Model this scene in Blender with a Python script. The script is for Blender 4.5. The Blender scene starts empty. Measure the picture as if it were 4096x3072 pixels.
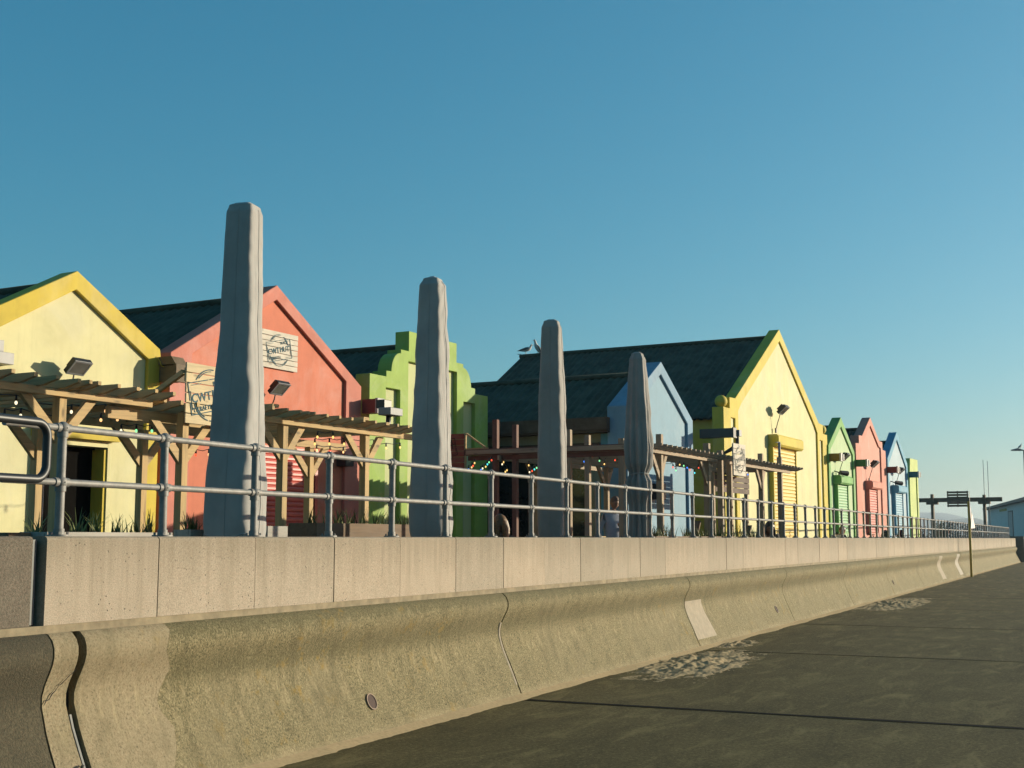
import bpy, bmesh, math, random
from math import sin, cos, pi, radians, sqrt, exp
from mathutils import Vector, Matrix, noise
random.seed(7)
SC = bpy.context.scene
COL = SC.collection

# ------------------------------------------------------------------ camera
EYE = 1.6
cam_d = bpy.data.cameras.new('camera'); cam = bpy.data.objects.new('camera', cam_d); COL.objects.link(cam)
cam_d.sensor_width = 36.0; cam_d.lens = 44.92; cam_d.clip_start = 0.05; cam_d.clip_end = 20000
cam.location = (0, 0, EYE)
AZ = radians(24.86); PITCH = math.atan(333.5 / 2760)
cam.rotation_euler = (pi / 2 + PITCH, 0, AZ - pi / 2)
SC.camera = cam

# ------------------------------------------------------------------ sky, sun, exposure
D = radians(3.39)                 # the terrace of huts is turned 3.39 degrees against the sea wall
SUN_EL = radians(10.5); SUN_AZ = radians(-45.5)   # azimuth from +X towards +Y
world = bpy.data.worlds.new('World'); SC.world = world; world.use_nodes = True
wn = world.node_tree; wn.nodes.clear()
sky = wn.nodes.new('ShaderNodeTexSky'); sky.sky_type = 'NISHITA'; sky.sun_disc = False
sky.sun_elevation = SUN_EL; sky.sun_rotation = pi / 2 - SUN_AZ
sky.air_density = 1.0; sky.dust_density = 0.9; sky.ozone_density = 3.0; sky.altitude = 0
# colour response of the film to the sky, the same in every direction
sep = wn.nodes.new('ShaderNodeSeparateColor'); com = wn.nodes.new('ShaderNodeCombineColor')
wn.links.new(sky.outputs[0], sep.inputs[0])
for ch, ex, k in ((0, 1.32, 0.62), (1, 0.82, 1.55), (2, 0.76, 1.72)):
    pw = wn.nodes.new('ShaderNodeMath'); pw.operation = 'POWER'; pw.inputs[1].default_value = ex
    mu = wn.nodes.new('ShaderNodeMath'); mu.operation = 'MULTIPLY'; mu.inputs[1].default_value = k
    wn.links.new(sep.outputs[ch], pw.inputs[0]); wn.links.new(pw.outputs[0], mu.inputs[0]); wn.links.new(mu.outputs[0], com.inputs[ch])
bg = wn.nodes.new('ShaderNodeBackground'); bg.inputs[1].default_value = 0.072
wo = wn.nodes.new('ShaderNodeOutputWorld')
wn.links.new(com.outputs[0], bg.inputs[0]); wn.links.new(bg.outputs[0], wo.inputs[0])
sun_d = bpy.data.lights.new('sun', 'SUN'); sun_d.energy = 4.7; sun_d.angle = radians(0.55); sun_d.color = (1.0, 0.90, 0.67)
sun = bpy.data.objects.new('sun', sun_d); COL.objects.link(sun)
sdir = Vector((cos(SUN_EL) * cos(SUN_AZ), cos(SUN_EL) * sin(SUN_AZ), sin(SUN_EL)))
sun.rotation_euler = sdir.to_track_quat('Z', 'Y').to_euler()
sun.location = sdir * 60
SC.view_settings.view_transform = 'Standard'; SC.view_settings.look = 'None'
SC.view_settings.exposure = 0.65; SC.view_settings.gamma = 1.0; SC.view_settings.use_curve_mapping = False

# ------------------------------------------------------------------ frames
GZ = 0.6          # promenade level
PZ = -0.05        # lower pavement level
def T(u, v, z=0.0):
    return Vector((u * cos(D) + v * sin(D), -u * sin(D) + v * cos(D), z))

ORG = {}
def thing(name, label, cat, loc, terrace=True, group=None, rot=0.0):
    """Empty at the base of a thing; its parts are given in the same frame as loc."""
    o = bpy.data.objects.new(name, None); COL.objects.link(o)
    o.empty_display_size = 0.1
    o.location = T(*loc) if terrace else Vector(loc)
    o.rotation_euler = (0, 0, (-D if terrace else 0) + rot)
    o['label'] = label; o['category'] = cat
    if group: o['group'] = group
    ORG[o.name] = Vector(loc)
    return o
def root_of(o):
    while o.parent: o = o.parent
    return o

# ------------------------------------------------------------------ mesh builder
class MB:
    def __init__(s): s.v = []; s.f = []; s.m = []; s.smooth = []
    def add(s, verts, faces, mi=0, sm=False):
        n = len(s.v); s.v += [tuple(p) for p in verts]
        for f in faces: s.f.append([i + n for i in f]); s.m.append(mi); s.smooth.append(sm)
        return s
    def box(s, x0, x1, y0, y1, z0, z1, mi=0):
        v = [(x, y, z) for z in (z0, z1) for y in (y0, y1) for x in (x0, x1)]
        return s.add(v, [(0, 2, 3, 1), (4, 5, 7, 6), (0, 1, 5, 4), (2, 6, 7, 3), (0, 4, 6, 2), (1, 3, 7, 5)], mi)
    def cbox(s, x0, x1, y0, y1, z0, z1, c=0.01, mi=0):
        """box with its four long vertical-plane edges chamfered on the -y face"""
        pr = [(x0, y1), (x0, y0 + c), (x0 + c, y0), (x1 - c, y0), (x1, y0 + c), (x1, y1)]
        n = len(pr)
        v = [(x, y, z0) for x, y in pr] + [(x, y, z1) for x, y in pr]
        f = [tuple(range(n))[::-1] and tuple(range(n)), tuple(range(2 * n - 1, n - 1, -1))]
        f += [(i, i + n, (i + 1) % n + n, (i + 1) % n) for i in range(n)]
        return s.add(v, f, mi)
    def poly(s, pts, y0, y1, mi=0):
        """polygon in x,z pulled from y0 to y1"""
        n = len(pts)
        v = [(x, y0, z) for x, z in pts] + [(x, y1, z) for x, z in pts]
        f = [tuple(range(n)), tuple(range(2 * n - 1, n - 1, -1))] + [(i, i + n, (i + 1) % n + n, (i + 1) % n) for i in range(n)]
        return s.add(v, f, mi)
    def bar(s, a, b, w, h, up=(0, 0, 1), mi=0):
        a = Vector(a); b = Vector(b); d = (b - a).normalized(); up = Vector(up)
        sd = d.cross(up).normalized(); u2 = sd.cross(d)
        v = []
        for p in (a, b):
            for i, j in ((-1, -1), (1, -1), (1, 1), (-1, 1)): v.append(p + sd * w / 2 * i + u2 * h / 2 * j)
        return s.add(v, [(0, 1, 2, 3), (7, 6, 5, 4), (0, 4, 5, 1), (1, 5, 6, 2), (2, 6, 7, 3), (3, 7, 4, 0)], mi)
    def tube(s, path, r, n=10, cap=True, mi=0, sm=True):
        path = [Vector(p) for p in path]; rs = r if isinstance(r, (list, tuple)) else [r] * len(path)
        v = []; f = []; ref = Vector((0, 0, 1))
        pu = None
        for i, p in enumerate(path):
            d = (path[min(i + 1, len(path) - 1)] - path[max(i - 1, 0)]).normalized()
            if pu is None:
                pu = d.cross(ref)
                if pu.length < 0.1: pu = d.cross(Vector((1, 0, 0)))
            pu = (pu - d * pu.dot(d)).normalized(); w = d.cross(pu)
            for k in range(n): v.append(p + (pu * cos(2 * pi * k / n) + w * sin(2 * pi * k / n)) * rs[i])
        for i in range(len(path) - 1):
            for k in range(n): f.append((i * n + k, i * n + (k + 1) % n, (i + 1) * n + (k + 1) % n, (i + 1) * n + k))
        s.add(v, f, mi, sm)
        if cap: s.add(v[:n], [tuple(range(n))[::-1]], mi); s.add(v[-n:], [tuple(range(n))], mi)
        return s
    def ball(s, c, r, n=12, m=8, sc=(1, 1, 1), mi=0):
        c = Vector(c); v = []; f = []
        for i in range(m + 1):
            t = pi * i / m
            for k in range(n):
                p = 2 * pi * k / n; v.append(c + Vector((sin(t) * cos(p) * r * sc[0], sin(t) * sin(p) * r * sc[1], cos(t) * r * sc[2])))
        for i in range(m):
            for k in range(n): f.append((i * n + k, (i + 1) * n + k, (i + 1) * n + (k + 1) % n, i * n + (k + 1) % n))
        return s.add(v, f, mi, True)
    def mesh(s, name, mats, off=(0, 0, 0), bevel=0.0):
        me = bpy.data.meshes.new(name); o = Vector(off)
        me.from_pydata([Vector(p) - o for p in s.v], [], s.f)
        for m in (mats if isinstance(mats, (list, tuple)) else [mats]): me.materials.append(m)
        for p, mi, sm in zip(me.polygons, s.m, s.smooth): p.material_index = mi; p.use_smooth = sm
        bm = bmesh.new(); bm.from_mesh(me)
        bmesh.ops.remove_doubles(bm, verts=bm.verts, dist=1e-5)
        if bevel > 0:
            bmesh.ops.bevel(bm, geom=[e for e in bm.edges if len(e.link_faces) == 2 and e.calc_face_angle(0) > 0.6], offset=bevel, segments=1, affect='EDGES')
        bmesh.ops.recalc_face_normals(bm, faces=bm.faces)
        for e in bm.edges:
            if len(e.link_faces) == 2 and e.calc_face_angle(0) > 0.75: e.smooth = False
        bm.to_mesh(me); bm.free(); me.update()
        return me
def link(name, me, parent=None):
    o = bpy.data.objects.new(name, me); COL.objects.link(o)
    if parent: o.parent = parent
    return o
def part(parent, name, mb, mats, bevel=0.0):
    return link(name, mb.mesh(name, mats, ORG[root_of(parent).name], bevel), parent)
def piece(parent, name, me, loc, rot=(0, 0, 0), scale=None):
    """a copy of a shared mesh at loc (in the frame of the root)"""
    o = link(name, me, parent); o.location = Vector(loc) - ORG[root_of(parent).name]; o.rotation_euler = rot
    if scale: o.scale = scale
    return o
def single(name, label, cat, mb, mats, loc, terrace=True, group=None, bevel=0.0, kind=None):
    o = link(name, mb.mesh(name, mats, loc, bevel))
    o.location = T(*loc) if terrace else Vector(loc); o.rotation_euler = (0, 0, -D if terrace else 0)
    if label: o['label'] = label
    if cat: o['category'] = cat
    if group: o['group'] = group
    if kind: o['kind'] = kind
    ORG[o.name] = Vector(loc)
    return o

# ------------------------------------------------------------------ materials
def nodes(name):
    m = bpy.data.materials.new(name); m.use_nodes = True; nt = m.node_tree
    return m, nt, nt.nodes['Principled BSDF']
def N(nt, t, **kw):
    n = nt.nodes.new(t)
    for k, v in kw.items():
        if hasattr(n, k) and not k.startswith('i_'): setattr(n, k, v)
    return n
def coords(nt, scale=(1, 1, 1), rnd=True, mult=1.0):
    tc = N(nt, 'ShaderNodeTexCoord'); mp = N(nt, 'ShaderNodeMapping')
    mp.inputs['Scale'].default_value = scale
    nt.links.new(tc.outputs['Object'], mp.inputs['Vector'])
    if rnd:
        oi = N(nt, 'ShaderNodeObjectInfo'); mu = N(nt, 'ShaderNodeMath', operation='MULTIPLY'); mu.inputs[1].default_value = 37.0
        nt.links.new(oi.outputs['Random'], mu.inputs[0]); nt.links.new(mu.outputs[0], mp.inputs['Location'])
    return mp.outputs['Vector']
def nz(nt, vec, scale, detail=5, rough=0.6, dist=0.0):
    n = N(nt, 'ShaderNodeTexNoise'); n.inputs['Scale'].default_value = scale; n.inputs['Detail'].default_value = detail
    n.inputs['Roughness'].default_value = rough; n.inputs['Distortion'].default_value = dist
    nt.links.new(vec, n.inputs['Vector']); return n.outputs['Fac']
def ramp(nt, fac, stops):
    r = N(nt, 'ShaderNodeValToRGB'); e = r.color_ramp.elements
    while len(e) > 1: e.remove(e[-1])
    e[0].position = stops[0][0]; e[0].color = (*stops[0][1], 1)
    for p, c in stops[1:]:
        x = e.new(p); x.color = (*c, 1)
    nt.links.new(fac, r.inputs[0]); return r.outputs[0]
def mixc(nt, fac, a, b, mode='MIX'):
    m = N(nt, 'ShaderNodeMix'); m.data_type = 'RGBA'; m.blend_type = mode
    for k, x in ((0, fac), (6, a), (7, b)):
        if isinstance(x, (int, float)): m.inputs[k].default_value = x
        elif isinstance(x, tuple): m.inputs[k].default_value = (*x, 1)
        else: nt.links.new(x, m.inputs[k])
    return m.outputs[2]
def mth(nt, op, a, b=0.0, clamp=False):
    m = N(nt, 'ShaderNodeMath', operation=op); m.use_clamp = clamp
    for k, x in ((0, a), (1, b)):
        if isinstance(x, (int, float)): m.inputs[k].default_value = x
        else: nt.links.new(x, m.inputs[k])
    return m.outputs[0]
def bump(nt, bs, h, st=0.3, dist=0.01):
    b = N(nt, 'ShaderNodeBump'); b.inputs['Strength'].default_value = st; b.inputs['Distance'].default_value = dist
    nt.links.new(h, b.inputs['Height']); nt.links.new(b.outputs[0], bs.inputs['Normal']); return b
def sc3(c, k): return tuple(min(1.0, x * k) for x in c)
def paint(name, c, var=0.18, scale=1.5, rough=0.8, bst=0.25, bsc=60, streak=0.2, dist=0.006):
    """painted render: broad fading, faint vertical streaks, fine roughcast"""
    m, nt, b = nodes(name); vec = coords(nt)
    f1 = nz(nt, vec, scale, 4, 0.6)
    col = ramp(nt, f1, [(0.3, sc3(c, 1 - var)), (0.7, sc3(c, 1 + var * 0.6))])
    vs = coords(nt, (5, 5, 0.35)); f2 = nz(nt, vs, 2.0, 5, 0.65)
    col = mixc(nt, mth(nt, 'MULTIPLY', ramp(nt, f2, [(0.5, (0, 0, 0)), (0.75, (1, 1, 1))]), streak), col, sc3(c, 0.55))
    w = nz(nt, vec, 0.9, 7, 0.68, 0.6)
    pale = tuple(min(0.9, x * 0.55 + 0.40) for x in c)
    col = mixc(nt, mth(nt, 'MULTIPLY', ramp(nt, w, [(0.50, (0, 0, 0)), (0.66, (1, 1, 1))]), 0.28), col, pale)
    g = nz(nt, coords(nt, (2.2, 2.2, 0.9)), 2.4, 8, 0.72)
    col = mixc(nt, mth(nt, 'MULTIPLY', ramp(nt, g, [(0.56, (0, 0, 0)), (0.70, (1, 1, 1))]), 0.16), col, sc3(c, 0.35))
    nt.links.new(col, b.inputs['Base Color']); b.inputs['Roughness'].default_value = rough
    bump(nt, b, mth(nt, 'ADD', nz(nt, vec, bsc, 4, 0.7), mth(nt, 'MULTIPLY', nz(nt, vec, 5, 4, 0.6), 1.2)), bst, dist)
    return m
def plain(name, c, rough=0.6, metal=0.0, var=0.15, scale=8, bst=0.0, bsc=80, emit=None, es=1.0, spec=None):
    m, nt, b = nodes(name); vec = coords(nt)
    col = ramp(nt, nz(nt, vec, scale, 5, 0.6), [(0.3, sc3(c, 1 - var)), (0.7, sc3(c, 1 + var))])
    nt.links.new(col, b.inputs['Base Color']); b.inputs['Roughness'].default_value = rough; b.inputs['Metallic'].default_value = metal
    if spec is not None: b.inputs['Specular IOR Level'].default_value = spec
    if bst: bump(nt, b, nz(nt, vec, bsc, 4, 0.7), bst, 0.004)
    if emit: b.inputs['Emission Color'].default_value = (*emit, 1); b.inputs['Emission Strength'].default_value = es
    return m
def wood(name, c, axis, dark=0.5, knots=0.8, weather=0.0):
    """axis 0,1,2: grain runs along x,y,z"""
    m, nt, b = nodes(name); s = [14, 14, 14]; s[axis] = 0.9
    vec = coords(nt, tuple(s)); g = nz(nt, vec, 1.6, 6, 0.65, 0.6)
    col = ramp(nt, g, [(0.28, sc3(c, dark)), (0.5, c), (0.75, sc3(c, 1.18))])
    vk = coords(nt, tuple([9 if i != axis else 3.2 for i in range(3)])); vo = N(nt, 'ShaderNodeTexVoronoi'); vo.inputs['Scale'].default_value = 1.0
    nt.links.new(vk, vo.inputs['Vector'])
    kn = ramp(nt, vo.outputs['Distance'], [(0.09, (1, 1, 1)), (0.2, (0, 0, 0))])
    col = mixc(nt, mth(nt, 'MULTIPLY', kn, knots), col, sc3(c, 0.28))
    big = nz(nt, coords(nt, (1, 1, 1)), 2.2, 4)
    col = mixc(nt, mth(nt, 'MULTIPLY', ramp(nt, big, [(0.4, (0, 0, 0)), (0.7, (1, 1, 1))]), 0.3 + weather), col, (0.30, 0.26, 0.21))
    nt.links.new(col, b.inputs['Base Color']); b.inputs['Roughness'].default_value = 0.8
    bump(nt, b, g, 0.25, 0.004)
    return m

def concrete_coping():
    m, nt, b = nodes('coping_concrete'); vec = coords(nt)
    base = ramp(nt, nz(nt, vec, 3.0, 5, 0.6), [(0.3, (0.43, 0.36, 0.265)), (0.7, (0.56, 0.47, 0.36))])
    fine = nz(nt, vec, 110, 3, 0.8)
    col = mixc(nt, 0.55, base, ramp(nt, fine, [(0.35, (0.24, 0.20, 0.15)), (0.5, (0.5, 0.42, 0.32)), (0.65, (0.72, 0.62, 0.5))]))
    st = nz(nt, coords(nt, (9, 9, 0.6)), 1.3, 5, 0.6)
    col = mixc(nt, mth(nt, 'MULTIPLY', ramp(nt, st, [(0.52, (0, 0, 0)), (0.72, (1, 1, 1))]), 0.45), col, (0.30, 0.25, 0.17))
    vo = N(nt, 'ShaderNodeTexVoronoi'); vo.inputs['Scale'].default_value = 26; nt.links.new(vec, vo.inputs['Vector'])
    msk = nz(nt, vec, 4.5, 3)
    pit = mth(nt, 'MULTIPLY', ramp(nt, vo.outputs['Distance'], [(0.10, (1, 1, 1)), (0.17, (0, 0, 0))]), ramp(nt, msk, [(0.46, (0, 0, 0)), (0.60, (1, 1, 1))]))
    col = mixc(nt, pit, col, (0.07, 0.06, 0.05))
    oi = N(nt, 'ShaderNodeObjectInfo'); tone = ramp(nt, oi.outputs['Random'], [(0.0, (0.84, 0.85, 0.84)), (0.5, (0.97, 0.96, 0.95)), (1.0, (1.06, 1.03, 1.0))])
    col = mixc(nt, 1.0, col, tone, 'MULTIPLY')
    tc = N(nt, 'ShaderNodeTexCoord'); sx = N(nt, 'ShaderNodeSeparateXYZ'); nt.links.new(tc.outputs['Object'], sx.inputs[0])
    dr = nz(nt, coords(nt, (16, 16, 0.25)), 1.0, 5, 0.7)
    mr = N(nt, 'ShaderNodeMapRange'); mr.inputs['From Min'].default_value = 1.30; mr.inputs['From Max'].default_value = 1.66
    nt.links.new(mth(nt, 'ADD', sx.outputs['Z'], mth(nt, 'MULTIPLY', mth(nt, 'SUBTRACT', dr, 0.5), 0.8)), mr.inputs['Value'])
    col = mixc(nt, mth(nt, 'MULTIPLY', mr.outputs[0], 0.42), col, (0.17, 0.14, 0.085))
    nt.links.new(col, b.inputs['Base Color']); b.inputs['Roughness'].default_value = 0.9
    h = mth(nt, 'SUBTRACT', mth(nt, 'MULTIPLY', fine, 0.5), pit); bump(nt, b, h, 0.5, 0.006)
    return m
def concrete_dark():
    m, nt, b = nodes('coarse_dark_concrete'); vec = coords(nt)
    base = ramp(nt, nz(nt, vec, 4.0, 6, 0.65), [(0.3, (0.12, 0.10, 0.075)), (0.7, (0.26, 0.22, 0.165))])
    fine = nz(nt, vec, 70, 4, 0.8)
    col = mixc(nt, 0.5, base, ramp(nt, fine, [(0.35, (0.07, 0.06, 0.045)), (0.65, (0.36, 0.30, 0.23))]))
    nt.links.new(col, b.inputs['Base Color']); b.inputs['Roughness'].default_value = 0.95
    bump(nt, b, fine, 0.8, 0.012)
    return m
def concrete_wall(name, smooth=False, dark=False):
    """exposed-aggregate recurved wall: pebbles, olive band under the nose, pale washed toe, lichen"""
    m, nt, b = nodes(name); vec = coords(nt, rnd=False)
    tc = N(nt, 'ShaderNodeTexCoord'); sx = N(nt, 'ShaderNodeSeparateXYZ'); nt.links.new(tc.outputs['Object'], sx.inputs[0])
    z = sx.outputs['Z']
    peb = nz(nt, coords(nt, (1, 1, 0.75), False), 74, 4, 0.78)
    if smooth: col = ramp(nt, peb, [(0.36, (0.15, 0.125, 0.085)), (0.46, (0.33, 0.275, 0.20)), (0.56, (0.38, 0.32, 0.24)), (0.7, (0.46, 0.39, 0.30))])
    else: col = ramp(nt, peb, [(0.33, (0.05, 0.047, 0.028)), (0.44, (0.18, 0.16, 0.092)), (0.54, (0.33, 0.285, 0.175)), (0.66, (0.52, 0.46, 0.33))])
    big = nz(nt, coords(nt, (1, 1, 1), False), 1.1, 5, 0.6)
    col = mixc(nt, mth(nt, 'MULTIPLY', ramp(nt, big, [(0.45, (0, 0, 0)), (0.7, (1, 1, 1))]), 0.45), col, (0.33, 0.285, 0.20))
    st = nz(nt, coords(nt, (10, 10, 0.9), False), 1.5, 5, 0.65, 0.4)
    zz = mth(nt, 'ADD', z, mth(nt, 'MULTIPLY', mth(nt, 'SUBTRACT', st, 0.5), 0.22))
    # pale scour marks in the middle of the panel
    sm = mth(nt, 'MULTIPLY', ramp(nt, st, [(0.52, (0, 0, 0)), (0.68, (1, 1, 1))]), ramp(nt, zz, [(0.30, (0, 0, 0)), (0.5, (1, 1, 1)), (0.66, (1, 1, 1)), (0.76, (0, 0, 0))]))
    col = mixc(nt, mth(nt, 'MULTIPLY', sm, 0.62), col, (0.55, 0.47, 0.33))
    if not smooth:
        # darker olive tint in the hollow below the nose and along the top arris
        olive_m = ramp(nt, zz, [(0.60, (0, 0, 0)), (0.72, (1, 1, 1)), (0.80, (0.7, 0.7, 0.7)), (0.88, (0, 0, 0)), (0.96, (0.1, 0.1, 0.1)), (1.02, (1, 1, 1))])
        col = mixc(nt, mth(nt, 'MULTIPLY', olive_m, 0.48), col, (0.085, 0.08, 0.028))
    # washed toe
    toe = ramp(nt, mth(nt, 'ADD', z, mth(nt, 'MULTIPLY', mth(nt, 'SUBTRACT', big, 0.5), 0.25)), [(0.0, (1, 1, 1)), (0.10, (0, 0, 0))])
    col = mixc(nt, mth(nt, 'MULTIPLY', toe, 0.75), col, (0.46, 0.39, 0.28))
    # ochre lichen
    li = nz(nt, vec, 5.5, 6, 0.7); li2 = nz(nt, coords(nt, (1, 1, 1), False), 0.7, 2)
    lim = mth(nt, 'MULTIPLY', ramp(nt, li, [(0.56, (0, 0, 0)), (0.66, (1, 1, 1))]), ramp(nt, li2, [(0.5, (0, 0, 0)), (0.62, (1, 1, 1))]))
    col = mixc(nt, mth(nt, 'MULTIPLY', lim, 0.7), col, (0.40, 0.26, 0.05))
    sv = nz(nt, coords(nt, (6, 6, 0.35), False), 1.2, 6, 0.7)
    col = mixc(nt, mth(nt, 'MULTIPLY', ramp(nt, sv, [(0.48, (0, 0, 0)), (0.66, (1, 1, 1))]), 0.42), col, (0.10, 0.09, 0.045))
    col = mixc(nt, 1.0, col, (0.99, 0.96, 0.79), 'MULTIPLY')
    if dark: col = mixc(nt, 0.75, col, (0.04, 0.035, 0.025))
    nt.links.new(col, b.inputs['Base Color']); b.inputs['Roughness'].default_value = 0.92
    bump(nt, b, peb, 0.35 if smooth else 0.9, 0.012)
    return m
def pavement_mat():
    m, nt, b = nodes('pavement_concrete'); vec = coords(nt, rnd=False)
    base = ramp(nt, nz(nt, vec, 0.55, 6, 0.6, 0.5), [(0.3, (0.105, 0.085, 0.045)), (0.55, (0.16, 0.125, 0.067)), (0.75, (0.24, 0.19, 0.105))])
    fine = nz(nt, vec, 90, 4, 0.8)
    col = mixc(nt, 0.45, base, ramp(nt, fine, [(0.35, (0.045, 0.038, 0.022)), (0.65, (0.27, 0.22, 0.13))]))
    sw = nz(nt, coords(nt, (0.6, 2.2, 1), False), 1.4, 6, 0.65, 0.8)
    col = mixc(nt, mth(nt, 'MULTIPLY', ramp(nt, sw, [(0.52, (0, 0, 0)), (0.70, (1, 1, 1))]), 0.6), col, (0.37, 0.29, 0.165))
    col = mixc(nt, mth(nt, 'MULTIPLY', ramp(nt, sw, [(0.30, (1, 1, 1)), (0.46, (0, 0, 0))]), 0.5), col, (0.06, 0.05, 0.032))
    sp2 = nz(nt, vec, 34, 3, 0.7)
    col = mixc(nt, mth(nt, 'MULTIPLY', ramp(nt, sp2, [(0.55, (0, 0, 0)), (0.68, (1, 1, 1))]), 0.55), col, (0.36, 0.29, 0.17))
    col = mixc(nt, mth(nt, 'MULTIPLY', ramp(nt, sp2, [(0.32, (1, 1, 1)), (0.45, (0, 0, 0))]), 0.55), col, (0.03, 0.026, 0.016))
    col = mixc(nt, 1.0, col, (0.95, 0.97, 0.76), 'MULTIPLY')
    nt.links.new(col, b.inputs['Base Color']); b.inputs['Roughness'].default_value = 0.95; b.inputs['Specular IOR Level'].default_value = 0.12
    bump(nt, b, mth(nt, 'ADD', fine, sp2), 0.5, 0.008)
    return m
def galvanised():
    m, nt, b = nodes('galvanised_steel'); vec = coords(nt)
    col = ramp(nt, nz(nt, vec, 14, 5, 0.7), [(0.3, (0.20, 0.20, 0.19)), (0.7, (0.36, 0.35, 0.33))])
    nt.links.new(col, b.inputs['Base Color']); b.inputs['Metallic'].default_value = 0.12; b.inputs['Roughness'].default_value = 0.6
    bump(nt, b, nz(nt, vec, 120, 4, 0.7), 0.2, 0.002)
    return m
def fabric(name, c):
    m, nt, b = nodes(name)
    v = coords(nt, (1, 1, 0.30)); w = nz(nt, v, 7, 5, 0.62, 1.2)
    vec = coords(nt)
    col = ramp(nt, nz(nt, vec, 3, 5, 0.6), [(0.3, sc3(c, 0.82)), (0.7, sc3(c, 1.08))])
    nt.links.new(col, b.inputs['Base Color']); b.inputs['Roughness'].default_value = 0.85
    b.inputs['Sheen Weight'].default_value = 0.15
    h = mth(nt, 'ADD', mth(nt, 'MULTIPLY', w, 0.5), mth(nt, 'MULTIPLY', nz(nt, vec, 240, 2, 0.5), 0.04))
    bump(nt, b, h, 0.14, 0.05)
    return m
def roofing(name, c):
    m, nt, b = nodes(name); vec = coords(nt)
    col = ramp(nt, nz(nt, vec, 2.5, 6, 0.65), [(0.3, sc3(c, 0.6)), (0.7, sc3(c, 1.4))])
    col = mixc(nt, mth(nt, 'MULTIPLY', ramp(nt, nz(nt, vec, 7, 7, 0.75), [(0.56, (0, 0, 0)), (0.66, (1, 1, 1))]), 0.4), col, (0.16, 0.15, 0.11))
    nt.links.new(col, b.inputs['Base Color']); b.inputs['Roughness'].default_value = 0.85; b.inputs['Specular IOR Level'].default_value = 0.2
    return m

MT = {}
MT['coping'] = concrete_coping(); MT['darkc'] = concrete_dark()
MT['panel'] = concrete_wall('exposed_aggregate'); MT['panel_smooth'] = concrete_wall('smooth_patched_concrete', True)
MT['panel_dark'] = concrete_wall('dark_aggregate', False, True)
MT['pave'] = pavement_mat(); MT['steel'] = galvanised()
MT['tar'] = plain('joint_tar', (0.022, 0.02, 0.016), 0.9, spec=0.05)
MT['dark'] = plain('dark_gap', (0.012, 0.012, 0.012), 0.9)
MT['sealant'] = plain('grey_sealant', (0.17, 0.18, 0.17), 0.6)
MT['sand'] = plain('drifted_sand', (0.54, 0.42, 0.25), 0.95, 0, 0.15, 30, 0.3, 160, spec=0.05)
MT['prom'] = plain('promenade_paving', (0.26, 0.24, 0.21), 0.9, 0, 0.2, 3)
MT['yel_t'] = paint('yellow_trim_paint', (0.76, 0.57, 0.06)); MT['yel_p'] = paint('pale_yellow_paint', (0.84, 0.78, 0.42), 0.14)
MT['yel2_t'] = paint('lemon_trim_paint', (0.78, 0.62, 0.08)); MT['yel2_p'] = paint('cream_yellow_paint', (0.84, 0.79, 0.42), 0.10)
MT['red_t'] = paint('salmon_trim_paint', (0.72, 0.235, 0.165)); MT['red_p'] = paint('coral_paint', (0.76, 0.215, 0.115), 0.14)
MT['grn_t'] = paint('apple_green_paint', (0.40, 0.58, 0.11)); MT['grn_p'] = paint('pale_lime_paint', (0.64, 0.68, 0.32), 0.08)
MT['blu_t'] = paint('sky_blue_trim_paint', (0.23, 0.41, 0.58)); MT['blu_p'] = paint('pale_blue_paint', (0.27, 0.46, 0.60), 0.08)
MT['fgr_t'] = paint('leaf_green_trim', (0.22, 0.52, 0.14)); MT['fgr_p'] = paint('mint_paint', (0.55, 0.72, 0.40), 0.06)
MT['frd_t'] = paint('pink_trim', (0.78, 0.30, 0.22)); MT['frd_p'] = paint('pink_paint', (0.82, 0.36, 0.28), 0.06)
MT['fbl_t'] = paint('azure_trim', (0.16, 0.46, 0.66)); MT['fbl_p'] = paint('powder_blue_paint', (0.50, 0.66, 0.76), 0.06)
MT['lim_t'] = paint('lime_paint', (0.62, 0.74, 0.24))
MT['cream'] = paint('cream_side_wall', (0.42, 0.40, 0.28), 0.15)
MT['brown'] = wood('brown_fascia', (0.10, 0.055, 0.035), 1, 0.6, 0.2)
MT['roof'] = roofing('dark_corrugated_sheet', (0.095, 0.108, 0.078))
MT['sh_red'] = plain('red_shutter', (0.66, 0.075, 0.045), 0.45, 0, 0.12, 3); MT['sh_yel'] = plain('yellow_shutter', (0.80, 0.56, 0.08), 0.45, 0, 0.08, 3)
MT['sh_grn'] = plain('green_shutter', (0.25, 0.55, 0.25), 0.45, 0, 0.08, 3); MT['sh_blu'] = plain('blue_shutter', (0.20, 0.46, 0.62), 0.45, 0, 0.08, 3)
MT['sh_frd'] = plain('rose_shutter', (0.70, 0.17, 0.13), 0.45, 0, 0.08, 3)
for i, a in enumerate('uvz'):
    MT['w_' + a] = wood('pergola_timber_' + a, (0.66, 0.45, 0.20), i, 0.6)
    MT['g_' + a] = wood('grey_brown_timber_' + a, (0.50, 0.37, 0.24), i, 0.55, 0.5, 0.2)
    MT['r_' + a] = wood('red_brown_timber_' + a, (0.20, 0.075, 0.05), i, 0.6, 0.3)
MT['board'] = wood('sign_board_timber', (0.80, 0.64, 0.38), 0, 0.75, 0.9); MT['board_w'] = wood('bleached_board', (0.82, 0.75, 0.63), 0, 0.8, 0.6, 0.1)
MT['board_r'] = wood('red_sign_board', (0.33, 0.065, 0.035), 1, 0.7, 0.3)
MT['ink'] = plain('blue_sign_paint', (0.03, 0.115, 0.16), 0.8); MT['ink_k'] = plain('black_sign_paint', (0.015, 0.012, 0.012), 0.8)
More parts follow.
